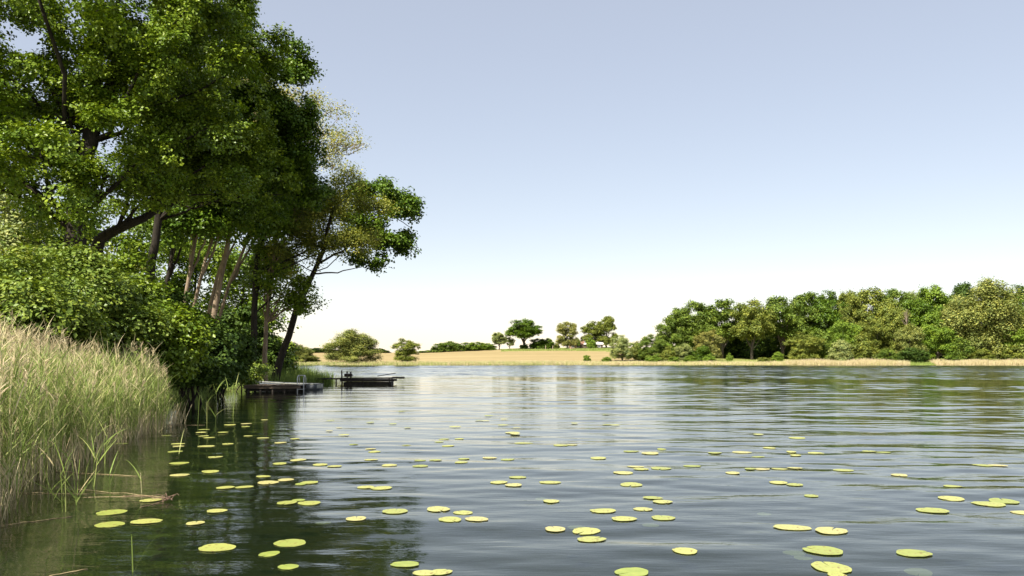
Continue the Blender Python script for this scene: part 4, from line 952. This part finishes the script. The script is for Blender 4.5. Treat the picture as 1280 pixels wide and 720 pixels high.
# rowing boat behind the jetty
bx0, bx1 = at(318, 0, 46)[0], at(401, 0, 46)[0]; BL = bx1 - bx0
e3 = empty('rowing_boat', ((bx0 + bx1) / 2, 46, 0), 'grey rowing boat with a whitish stern moored behind the jetty', 'boat', rz=R(-6))
ST = 15; VV = []; 
for i in range(ST):
    t = i / (ST - 1); w = .62 * (1 - (1 - t) ** 2.4) * (1 - .12 * max(0, t - .6)); w = max(w, .03); sh = .32 + .16 * (1 - t) ** 2
    kz = -.12 + .22 * (1 - t) ** 3
    X_ = -BL / 2 + BL * t
    for j in range(9):
        a = (j / 8) * math.pi; yy = -math.cos(a) * w; s_ = math.sin(a) ** .6
        VV.append((X_, yy, sh + (kz - sh) * s_))
n0 = len(VV)
VI = [(x_ * .985, y_ * .93, z_ + .03 if abs(abs(y_)) < 9 else z_) for x_, y_, z_ in VV]
FF = []
for i in range(ST - 1):
    for j in range(8):
        a = i * 9 + j; FF.append((a, a + 1, a + 10, a + 9)); b_ = a + n0; FF.append((b_ + 9, b_ + 10, b_ + 1, b_))
    for j in (0, 8):
        a = i * 9 + j; q = (a, a + 9, a + 9 + n0, a + n0); FF.append(q if j == 0 else q[::-1])
FF.append(tuple((ST - 1) * 9 + j for j in range(9))); FF.append(tuple(n0 + (ST - 1) * 9 + j for j in reversed(range(9))))
mb = MB(); mb.add(VV + VI, FF); mb.build('hull', hull, e3, True)
for s in (0, 8):
    mb = MB(); mb.tube([np.array(VV[i * 9 + s]) + np.array([0, 0, .01]) for i in range(ST)], .022, 6); mb.build('gunwale', hull_w, e3, True)
mb = MB(); mb.box((BL / 2 - .01, 0, .20), (.05, 1.0, .22), bev=.01); mb.build('transom', hull_w, e3)
for xx in (-.6, .35, 1.15):
    mb = MB(); mb.box((xx, 0, .25), (.24, .96, .035), bev=.006); mb.build('thwart', woodm, e3)
# dark landing stage farther out
sx0, sx1 = at(425, 0, 57)[0], at(497, 0, 57)[0]; SL = sx1 - sx0
e4 = empty('landing_stage', ((sx0 + sx1) / 2, 57, 0), 'black weathered landing stage standing alone in open water, reached by a narrow gangway', 'landing stage')
mb = MB()
for k in range(5): mb.box((-.1 + rng.normal() * .05, -.6 + k * .3,   .40 + rng.normal() * .012), (SL * .97, .26, .05), ry=-.01 + rng.normal() * .006, bev=.005)
mb.build('deck', wood_d, e4)
for s in (-1, 1):
    mb = MB(); mb.box((0, s * .68, .26), (SL * .93, .09, .15), bev=.01); mb.build('side_board', wood_d, e4)
mb = MB(); mb.box((-.0, 0, .06), (SL * .82, 1.2, .16), bev=.02); mb.build('float', wood_d, e4)
for xx, yy, hh in ((-SL / 2 + .25, -.6, .98), (-SL / 2 + .62, -.55, .9), (-SL / 2 + .66, .5, .86), (SL / 2 - .5, -.6, .45), (SL / 2 - .5, .6, .45), (-.3, -.7, .4)):
    mb = MB(); mb.tube([(xx, yy, -1.0), (xx + .02, yy, 0), (xx, yy, hh)], [.06, .055, .05], 7, rough=.15, rng=rng); mb.build('post', wood_d, e4, True)
mb = MB(); mb.box((SL / 2 - .75, -.2, .66), (1.3, .2, .05), ry=R(-9)); mb.build('loose_plank', wood_d, e4)
mb = MB(); mb.box((SL / 2 + .05, 0, .44), (.9, .22, .12), bev=.02); mb.build('end_beam', wood_d, e4)
mb = MB(); mb.box((-SL / 2 + .6, 0, .62), (.5, .5, .22), bev=.03); mb.build('mooring_block', wood_d, e4)
gx0 = at(396, 0, 57.5)[0]; gl_ = sx0 - gx0 + .4
e5 = empty('gangway', ((gx0 + sx0) / 2 + .1, 57.3, 0), 'narrow plank gangway joining the sword leaved clump to the black landing stage', 'gangway')
mb = MB()
for k in range(2): mb.box((0, -.16 + k * .32, .36), (gl_, .28, .09), bev=.005)
mb.build('deck', wood_d, e5)
for xx in (-.5, .45):
    mb = MB(); mb.tube([(xx, 0, -.9), (xx, 0, .4)], .05, 7); mb.build('post', wood_d, e5, True)

# ------------------------------------------------------------------ lily pads
padm, nt, out = newmat('lily_pad')
oi = N(nt, 'ShaderNodeObjectInfo')
f = noise_tex(nt, scaled(nt, 9, 9, 9), 1.0, 4, .6)
a1 = ramp(nt, oi.outputs['Random'], [(0, (.25, .28, .06)), (.35, (.34, .345, .09)), (.7, (.38, .37, .12)), (1, (.41, .365, .15))])
a2 = ramp(nt, f, [(.3, (.82, .86, .8)), (.7, (1, 1, 1))])
mx = N(nt, 'ShaderNodeMix', data_type='RGBA', blend_type='MULTIPLY'); mx.inputs['Factor'].default_value = 1
nt.links.new(a1, mx.inputs['A']); nt.links.new(a2, mx.inputs['B'])
sn = noise_tex(nt, scaled(nt, 26, 26, 26), 1.0, 4, .6)
sr = ramp(nt, sn, [(.59, (0, 0, 0)), (.64, (1, 1, 1))])
mx3 = N(nt, 'ShaderNodeMix', data_type='RGBA'); nt.links.new(sr, mx3.inputs['Factor']); nt.links.new(mx.outputs['Result'], mx3.inputs['A']); mx3.inputs['B'].default_value = (.16, .09, .03, 1)
p = N(nt, 'ShaderNodeBsdfPrincipled'); p.inputs['Roughness'].default_value = .42; p.inputs['Specular IOR Level'].default_value = .4
nt.links.new(mx3.outputs['Result'], p.inputs['Base Color']); nt.links.new(p.outputs[0], out.inputs['Surface'])
padg = plain_mat('green_lily_pad', (.17, .22, .04), (.27, .30, .06), (9, 9, 9), .4, .4)
pads = plain_mat('submerged_lily_pad', (.38, .42, .20), (.52, .54, .28), (9, 9, 9), .6, .3)
padd = plain_mat('sunken_brown_pad', (.07, .10, .03), (.13, .16, .05), (9, 9, 9), .6, .3)

def pad_mesh(seed):
    """heart-notched floating leaf of unit width, a few mm thick, edge nibbled and slightly turned up"""
    r = random.Random(seed); n = 40
    notch = r.uniform(.14, .32); nw = r.uniform(.02, .10); asp = r.uniform(.8, .95)
    bites = [(r.uniform(.6, 5.6), r.uniform(.04, .1), r.uniform(.03, .09)) for _ in range(r.randint(1, 5))]
    curl = [(r.uniform(0, 6.28), r.uniform(.001, .008)) for _ in range(3)]
    rings = [.35, .7, .92, 1.0]
    V = [(.02 * r.random(), 0, .012)]
    for q in rings:
        for i in range(n):
            a = nw + (2 * math.pi - 2 * nw) * i / (n - 1)
            rad = .5 * (1 + .03 * math.sin(3 * a + seed) + .02 * math.sin(7 * a))
            for ba, bw, bd in bites:
                if abs(a - ba) < bw * 2: rad -= bd * .5 * math.exp(-((a - ba) / bw) ** 2)
            ed = min(i, n - 1 - i)
            if ed < 3: rad *= (.93, .98, 1.0)[ed]
            x = math.cos(a) * rad * q; y = math.sin(a) * rad * q * asp
            if ed == 0: x += 0
            z = .012 + sum(c * max(0, math.cos(a - p0)) ** 4 for p0, c in curl) * q ** 4 + r.uniform(-.001, .001)
            V.append((x, y, z))
    # slide the centre out to the bottom of the notch
    V[0] = (.5 * (1 - notch) * .25, 0, .012)
    F = []
    for i in range(n - 1): F.append((0, 1 + i, 2 + i))
    for k in range(len(rings) - 1):
        for i in range(n - 1):
            a = 1 + k * n + i; F.append((a, a + n, a + n + 1, a + 1))
    nt_ = len(V)
    V2 = V + [(x, y, z - .008) for x, y, z in V]
    F2 = F + [tuple(reversed([i + nt_ for i in f_])) for f_ in F]
    rim = [1 + (len(rings) - 1) * n + i for i in range(n)]
    for i in range(n - 1): F2.append((rim[i], rim[i] + nt_, rim[i + 1] + nt_, rim[i + 1]))
    for side in (0, n - 1):
        chain = [0] + [1 + k * n + side for k in range(len(rings))]
        for i in range(len(chain) - 1):
            q = (chain[i], chain[i + 1], chain[i + 1] + nt_, chain[i] + nt_); F2.append(q if side else q[::-1])
    me = bpy.data.meshes.new('lily_pad'); me.from_pydata(V2, [], F2); me.update()
    return me
def pad_object(seed, mat, x, y, wd, rz, dz, tilt):
    """a leaf lies on the water and follows it"""
    me = pad_mesh(seed)
    V = np.empty(len(me.vertices) * 3, dtype=np.float32); me.vertices.foreach_get('co', V); V = V.reshape(-1, 3).astype(float)
    c, s_ = math.cos(rz), math.sin(rz)
    lx = (V[:, 0] * c - V[:, 1] * s_) * wd; ly = (V[:, 0] * s_ + V[:, 1] * c) * wd
    z0 = float(wave(np.array([x]), np.array([y]))[0])
    hz_ = V[:, 2] * .35 + wave(x + lx, y + ly) - z0 + tilt[0] * lx + tilt[1] * ly
    me.vertices.foreach_set('co', np.stack([lx, ly, hz_], 1).astype(np.float32).ravel()); me.materials.append(mat); me.update()
    o = bpy.data.objects.new('lily_pad', me); COL.objects.link(o); o.location = (x, y, z0 + dz)
    return o
# (px, py, width px, kind, label or None): y yellow, g green, s pale and under water, d brown sunken
PADS = [
 (139,641.7,36,'y','yellow pad, upper of the two at the foot of the reed shoots'),(137.5,656.7,36,'y','yellow pad, lower of the two left of the bottom shoot'),
 (183,652.8,38,'y','notched yellow pad just above the single bottom shoot'),(189,626.7,27,'y','yellow pad touching the floating twig'),
 (271,684.7,46,'y','large brown flecked pad in the dark water, lowest of the left group'),(271,640,25,'y','oval pad in dark water above the two tilted ones'),
 (244,655,25,'y','narrow tilted olive yellow pad in the dark water'),(282,609.4,23,'y','left pad of the touching pair in the dark reflection'),(305.5,608.6,23,'y','right pad of the touching pair in the dark reflection'),
 (263,590.5,24,'y',None),(225,594.7,24,'y',None),(224,579.7,24,'y',None),(219,564.7,19,'y',None),(222.5,555,17,'y',None),(223,558.3,15,'y',None),(208,545,12,'y',None),
 (258,558,21,'y',None),(269.5,571.7,19,'y',None),(284.7,555,16,'y',None),(261.7,547.8,14,'y',None),(254.5,545.5,13,'y',None),(251,541.4,14,'y',None),(255.5,537.5,14,'y',None),
 (279,541.4,13,'y',None),(310,545.3,12,'y',None),(307,534,11,'y',None),(308,530.5,14,'y',None),(287.5,532,15,'y',None),
 (222,622.8,16,'d','dull olive pad right of the floating twig'),(161,663,22,'d',None),(194,663,22,'d',None),(185,684,35,'d',None),(119,559.7,15,'g','dull pad among the shoots beside the reeds'),(150,555,18,'g','dull green pad in the greenish reed reflection'),
 (329,596,18,'y',None),(335,603.3,28,'y','pad left of the pair of three overlapping near the dark reflection'),(358,600,20,'y',None),(386.6,603,22,'y','pad lying over a darker green one'),(376,605,15,'g','dark green pad tucked under a yellow one'),
 (349.6,580,20,'y',None),(372.6,575.5,21,'y',None),(400,581,19,'y',None),(418.4,583,19,'y',None),
 (359,629.3,29,'y','left pad of the pair bridged by a darker leaf'),(386.6,629.3,29,'y','right pad of the pair bridged by a darker leaf'),(373,625.5,12,'g','small darker leaf bridging two yellow pads'),
 (404,649.8,20,'s',None),(445.3,650,29,'y','lone oval pad at the right rim of the dark reflection'),
 (362.8,678.8,42,'y','large bright pad tilted up to the right above the olive one'),(336.8,692,29,'g','darker green pad below the large bright tilted one'),(360.6,709.7,28,'g','olive pad with bitten edge near the bottom, below the bright one'),
 (506.4,706.3,36,'g','greenish yellow tilted pad near the bottom, right of the dark reflection'),
 (457,609,23,'y','left pad of the overlapping pair on the bright streak'),(476.8,610.3,27,'y','right pad of the overlapping pair on the bright streak'),(494,639.4,36,'y','flecked long pad at the tip of the dark reflection'),
 (547.7,636.6,34,'y','upper left pad of the loose group of four'),(579,641,27,'y','upper right pad of the loose group of four'),(562.4,651,34,'y','lower left pad of the loose group of four'),(596.3,650.4,31,'y','lower right pad of the loose group of four'),
 (531,718.5,30,'y','left one of two pads cut by the bottom edge'),(551,716.7,32,'y','right one of two pads cut by the bottom edge'),
 (486.6,581.6,19,'y',None),(525.4,582.8,21,'y',None),(463,561.4,14,'y',None),(468,564.8,16,'y',None),(442,556,12,'y',None),(463.6,575.5,18,'y',None),(544.6,576,17,'y',None),(525,576.4,15,'y',None),
 (576.7,578.9,18,'y',None),(580,573.4,16,'y',None),(612,572.4,20,'y',None),(634.8,574.6,18,'y',None),(508,557,12,'y',None),(555,549,15,'y',None),(549,553,12,'y',None),(560,558,16,'y',None),(574,548.6,12,'y',None),
 (569,534,16,'y',None),(509.5,535,9,'y',None),(491,530.3,10,'y',None),(463,528.7,11,'y',None),(430,544.3,14,'y',None),(413,526.6,11,'y',None),(424,535,9,'y',None),(411.7,539,11,'y',None),(369,549,12,'y',None),(350.6,554,16,'y',None),(330.7,525.4,9,'y',None),(329,548,15,'y',None),
 (623.6,603.6,23,'y','left pad of the trio in the middle of the lake foreground'),(641.9,607,23,'y','lower right pad of the trio in the middle foreground'),(647.5,596.8,22,'y','upper pad of the trio in the middle foreground'),
 (687.7,603.5,28,'y','lone notched pad right of the trio'),(688.8,626.3,24,'y','lone round pad below the notched one'),
 (693.9,662.6,27,'y','heart shaped pad with a wide notch, left of the stacked pair'),(732.7,664.3,38,'y','upper long pad of the stacked pair'),(739.5,674,39,'y','lower pad of the stacked pair with a torn notch'),
 (753.5,639.3,33,'y','wide pad above the stacked pair'),(780,650,32,'y','wide pad below and right of the wide flat one'),(804,636.7,26,'y','brown speckled pad between two plain ones'),(828.9,648,31,'y','bright tilted pad with a pale sunken leaf at its side'),
 (816,622,26,'y','upper pad of the touching pair right of centre'),(828.3,627.7,27,'y','lower pad of the touching pair right of centre'),(789,606,30,'y','long flat pad above the touching pair'),
 (779,591.7,25,'y',None),(794.3,583.9,23,'y',None),(801.3,587.5,20,'y',None),(826.6,586.4,27,'y',None),(748,572.6,22,'y',None),(789,564.5,20,'y',None),(812.6,567.3,22,'y',None),(827,561.4,12,'y',None),
 (701,557.7,20,'y',None),(715,557.4,14,'y',None),(654.5,554.6,24,'y',None),(640.5,541.4,20,'y',None),(865.4,582.7,22,'y',None),(916,592.3,20,'y',None),(893.5,566.7,18,'y',None),(927.3,565.6,25,'y',None),
 (856,692,32,'y','solitary round pad with nibbled far edge, bottom right of centre'),(790,716.3,44,'g','greenish pad cut by the bottom edge, right of centre'),(938,587,16,'y',None),
 (948,571.5,18,'y',None),(961.6,560.5,16,'y',None),(994.5,570,15,'y',None),(1019.8,566.7,20,'y',None),(996,547.9,22,'y',None),(989,565,14,'y',None),(948,544,14,'y',None),
 (1086,564.5,20,'y',None),(1104,566,18,'y',None),(953,587.2,20,'y',None),(975,587,20,'y',None),(993.7,585,20,'y',None),(1053.6,588,26,'y','ragged round pad alone among the dark ripples at the right'),(1124,594,20,'y',None),
 (973.4,604,22,'y','left pad of the pair right of the middle, on the bright water'),(993.7,606.4,22,'y','right pad of the pair right of the middle, on the bright water'),(1014,620.4,20,'y','small lone pad below the bright water pair'),
 (1190.8,608.3,22,'y',None),(1229,582.2,24,'y',None),(1247,582.4,22,'y',None),(1189,623.5,31,'y','upper left pad of the right edge group'),(1235.6,629.7,38,'y','lower pad of the pair near the right edge'),(1254.7,626.3,36,'y','upper pad of the pair near the right edge'),
 (1166,637.6,38,'y','long pad left of and below the right edge pair'),(1279,640.4,28,'y','pad cut by the right edge'),
 (989.5,660,46,'y','left pad of the large end to end pair'),(1039,664.6,46,'y','right pad of the large end to end pair'),(1029,690,48,'y','torn large pad beside a pale sunken leaf'),(1038.7,710.7,56,'y','largest pad, below the torn one near the bottom'),(1046.6,720,26,'y','pad mostly cut off by the bottom edge under the largest pad'),
 (1142,693.5,43,'y','large pad with dark bitten spots above a pale sunken one'),
 (993,687,28,'s','pale round leaf sunk under water beside the torn pad'),(1003.5,692.7,14,'s','smaller pale leaf sunk beside the round one'),(1148.4,708.7,40,'s','pale long leaf sunk below the bitten pad'),(720.6,655,24,'s','dim leaf under water above the stacked pair'),(955,638,12,'s','dim small leaf under water right of centre'),
 (813,652,22,'s','pale narrow sunken leaf touching the bright tilted pad'),(677,619,18,'s','dim sunken leaf above the lone round pad'),(842,597,16,'s',None),
 (502,515,10,'y',None),(611,520,12,'y',None),(630,524.6,10,'y',None),(599,526,11,'y',None),(607,526.4,10,'y',None),(629,532,14,'y',None),(646,535,10,'y',None),(718,529.4,10,'y',None),(759,531.5,12,'y',None),(769,532,12,'y',None),(695,510,8,'y',None),(757.5,519,10,'y',None),(644,543,14,'y',None),
]
ORD = ['first', 'second', 'third', 'fourth', 'fifth', 'sixth', 'seventh', 'eighth', 'ninth', 'tenth', 'eleventh', 'twelfth', 'thirteenth', 'fourteenth']
ORD_ = ['first', 'second', 'third', 'fourth', 'fifth', 'sixth', 'seventh', 'eighth', 'ninth', 'tenth']
zones = {}
for i, P in enumerate(PADS):
    px, py, w, k, lab = P
    if lab is not None: continue
    if k in 'sd': z = 'sunk'
    elif px < 320: z = 'dl_f' if py < 550 else 'dl_n'
    elif px < 430: z = 'dr_f' if py < 560 else 'dr_n'
    elif px < 600: z = 'cl_f' if py < 560 else 'cl_n'
    elif px < 850: z = 'c_f' if py < 548 else ('c_m' if py < 570 else 'c_n')
    elif px < 1060: z = 'r_f' if py < 575 else 'r_n'
    else: z = 'rr'
    zones.setdefault(z, []).append(i)
ZD = {'sunk': ('dim leaf lying under the water surface', 'the foreground'), 'dl_n': ('yellow pad', 'the dark water beyond the twig'), 'dl_f': ('tiny pad', 'the black water before the shrubs'),
      'dr_f': ('tiny pad', 'the water below the jetty'), 'dr_n': ('small yellow pad', 'the rim of the dark reflection'), 'cl_f': ('tiny far pad', 'the pale water below the landing stage'), 'cl_n': ('small yellow pad', 'the thin row left of centre'),
      'c_f': ('tiny far pad', 'the pale water below the lone oak'), 'c_m': ('small pad', 'the middle distance below the farm'), 'c_n': ('yellow pad', 'the loose cluster right of centre'), 'r_f': ('small far pad', 'the rippled water below the beeches'), 'r_n': ('yellow pad', 'the water right of centre'), 'rr': ('small yellow pad', 'the dark ripples near the right edge')}
autolab = {}
for z, ids in zones.items():
    ids = sorted(ids, key=lambda i: PADS[i][0]); what, where = ZD[z]
    far = z.endswith('_f')
    for q, i in enumerate(ids):
        autolab[i] = (f'{what}, {ORD[q]} from the left on {where}', 'lily pads on the lake')
rp = random.Random(5)
for i, (px, py, w, k, lab) in enumerate(PADS):
    x, Y = wat(px, py); wd = max(w / 1000 * Y, .16)
    mat = {'y': padm, 'g': padg, 's': pads, 'd': padd}[k]
    dz = {'y': .003 + (.009 if Y > 18 else 0), 'g': .001, 's': -.045, 'd': -.06}[k] + (i % 4) * .0012
    o = pad_object(i, mat, x, Y, wd, rp.uniform(0, 6.28), dz, (rp.uniform(-.006, .006), rp.uniform(-.004, .006)))
    if lab: tag(o, lab, 'lily pad', 'lily pads on the lake')
    else: tag(o, autolab[i][0], 'lily pad', autolab[i][1])

# floating twig and drifting dead stalks
twm = plain_mat('wet_twig', (.13, .075, .05), (.26, .17, .12), (20, 20, 20), .6)
rng = np.random.default_rng(8)
x, Y = wat(209, 628); e = MB()
for k in range(13):
    a = rng.uniform(0, 6.28); l = rng.uniform(.08, .2); z = rng.uniform(.0, .09)
    branch_mb(e, rng, (rng.normal() * .02, rng.normal() * .02, .03), (math.cos(a) * l, math.sin(a) * l, z), .004, .002, .2, 5, 5, .3)
branch_mb(e, rng, (0, 0, .03), (-.32, -.75, -.05), .0035, .002, .02, 8, 5, .1)
branch_mb(e, rng, (0, 0, .03), (-.7, .35, .02), .0035, .002, .02, 8, 5, .1)
o = e.build('floating_twig', twm, smooth=True); o.location = (x, Y, 0); tag(o, 'tangle of bare reddish twigs sticking out of the water right of the reed shoots', 'twig')
drym = plain_mat('drifting_dry_reed', (.20, .15, .07), (.36, .28, .15), (6, 6, 6), .6)
for (a, b_, lab) in (((100, 612), (205, 622), 'long drifting dead reed stalk reaching to the twig tangle'), ((70, 590), (170, 596), 'drifting dead stalk behind the reed shoots'), ((100, 622), (190, 621), 'drifting stalk ending at the pad beside the twig'),
        ((0, 658), (90, 646), 'dead stalk lying on the water at the lower left edge'), ((210, 531.6), (256, 531.8), 'pale straight stalk floating beyond the reed tip'), ((20, 617), (110, 618), 'dead stalk lying at the foot of the front reeds'), ((150, 541), (176, 540), 'short stalk drifting by the reed tip'), ((60, 722), (110, 712), 'sunken stalk at the bottom left edge')):
    p0 = wat(*a); p1 = wat(*b_); mb = MB()
    d0 = np.array([p1[0] - p0[0], p1[1] - p0[1], 0]); t = np.linspace(0, 1, 8)[:, None]
    pts = d0 * t + rng.normal(size=(8, 3)) * np.array([.01, .02, .003]) + np.array([0, 0, .008])
    mb.tube(pts, [.0035] * 8, 6); o = mb.build('drifting_stalk', drym, smooth=True); o.location = (p0[0], p0[1], 0); tag(o, lab, 'stalk', 'dead reed stalks drifting on the water')
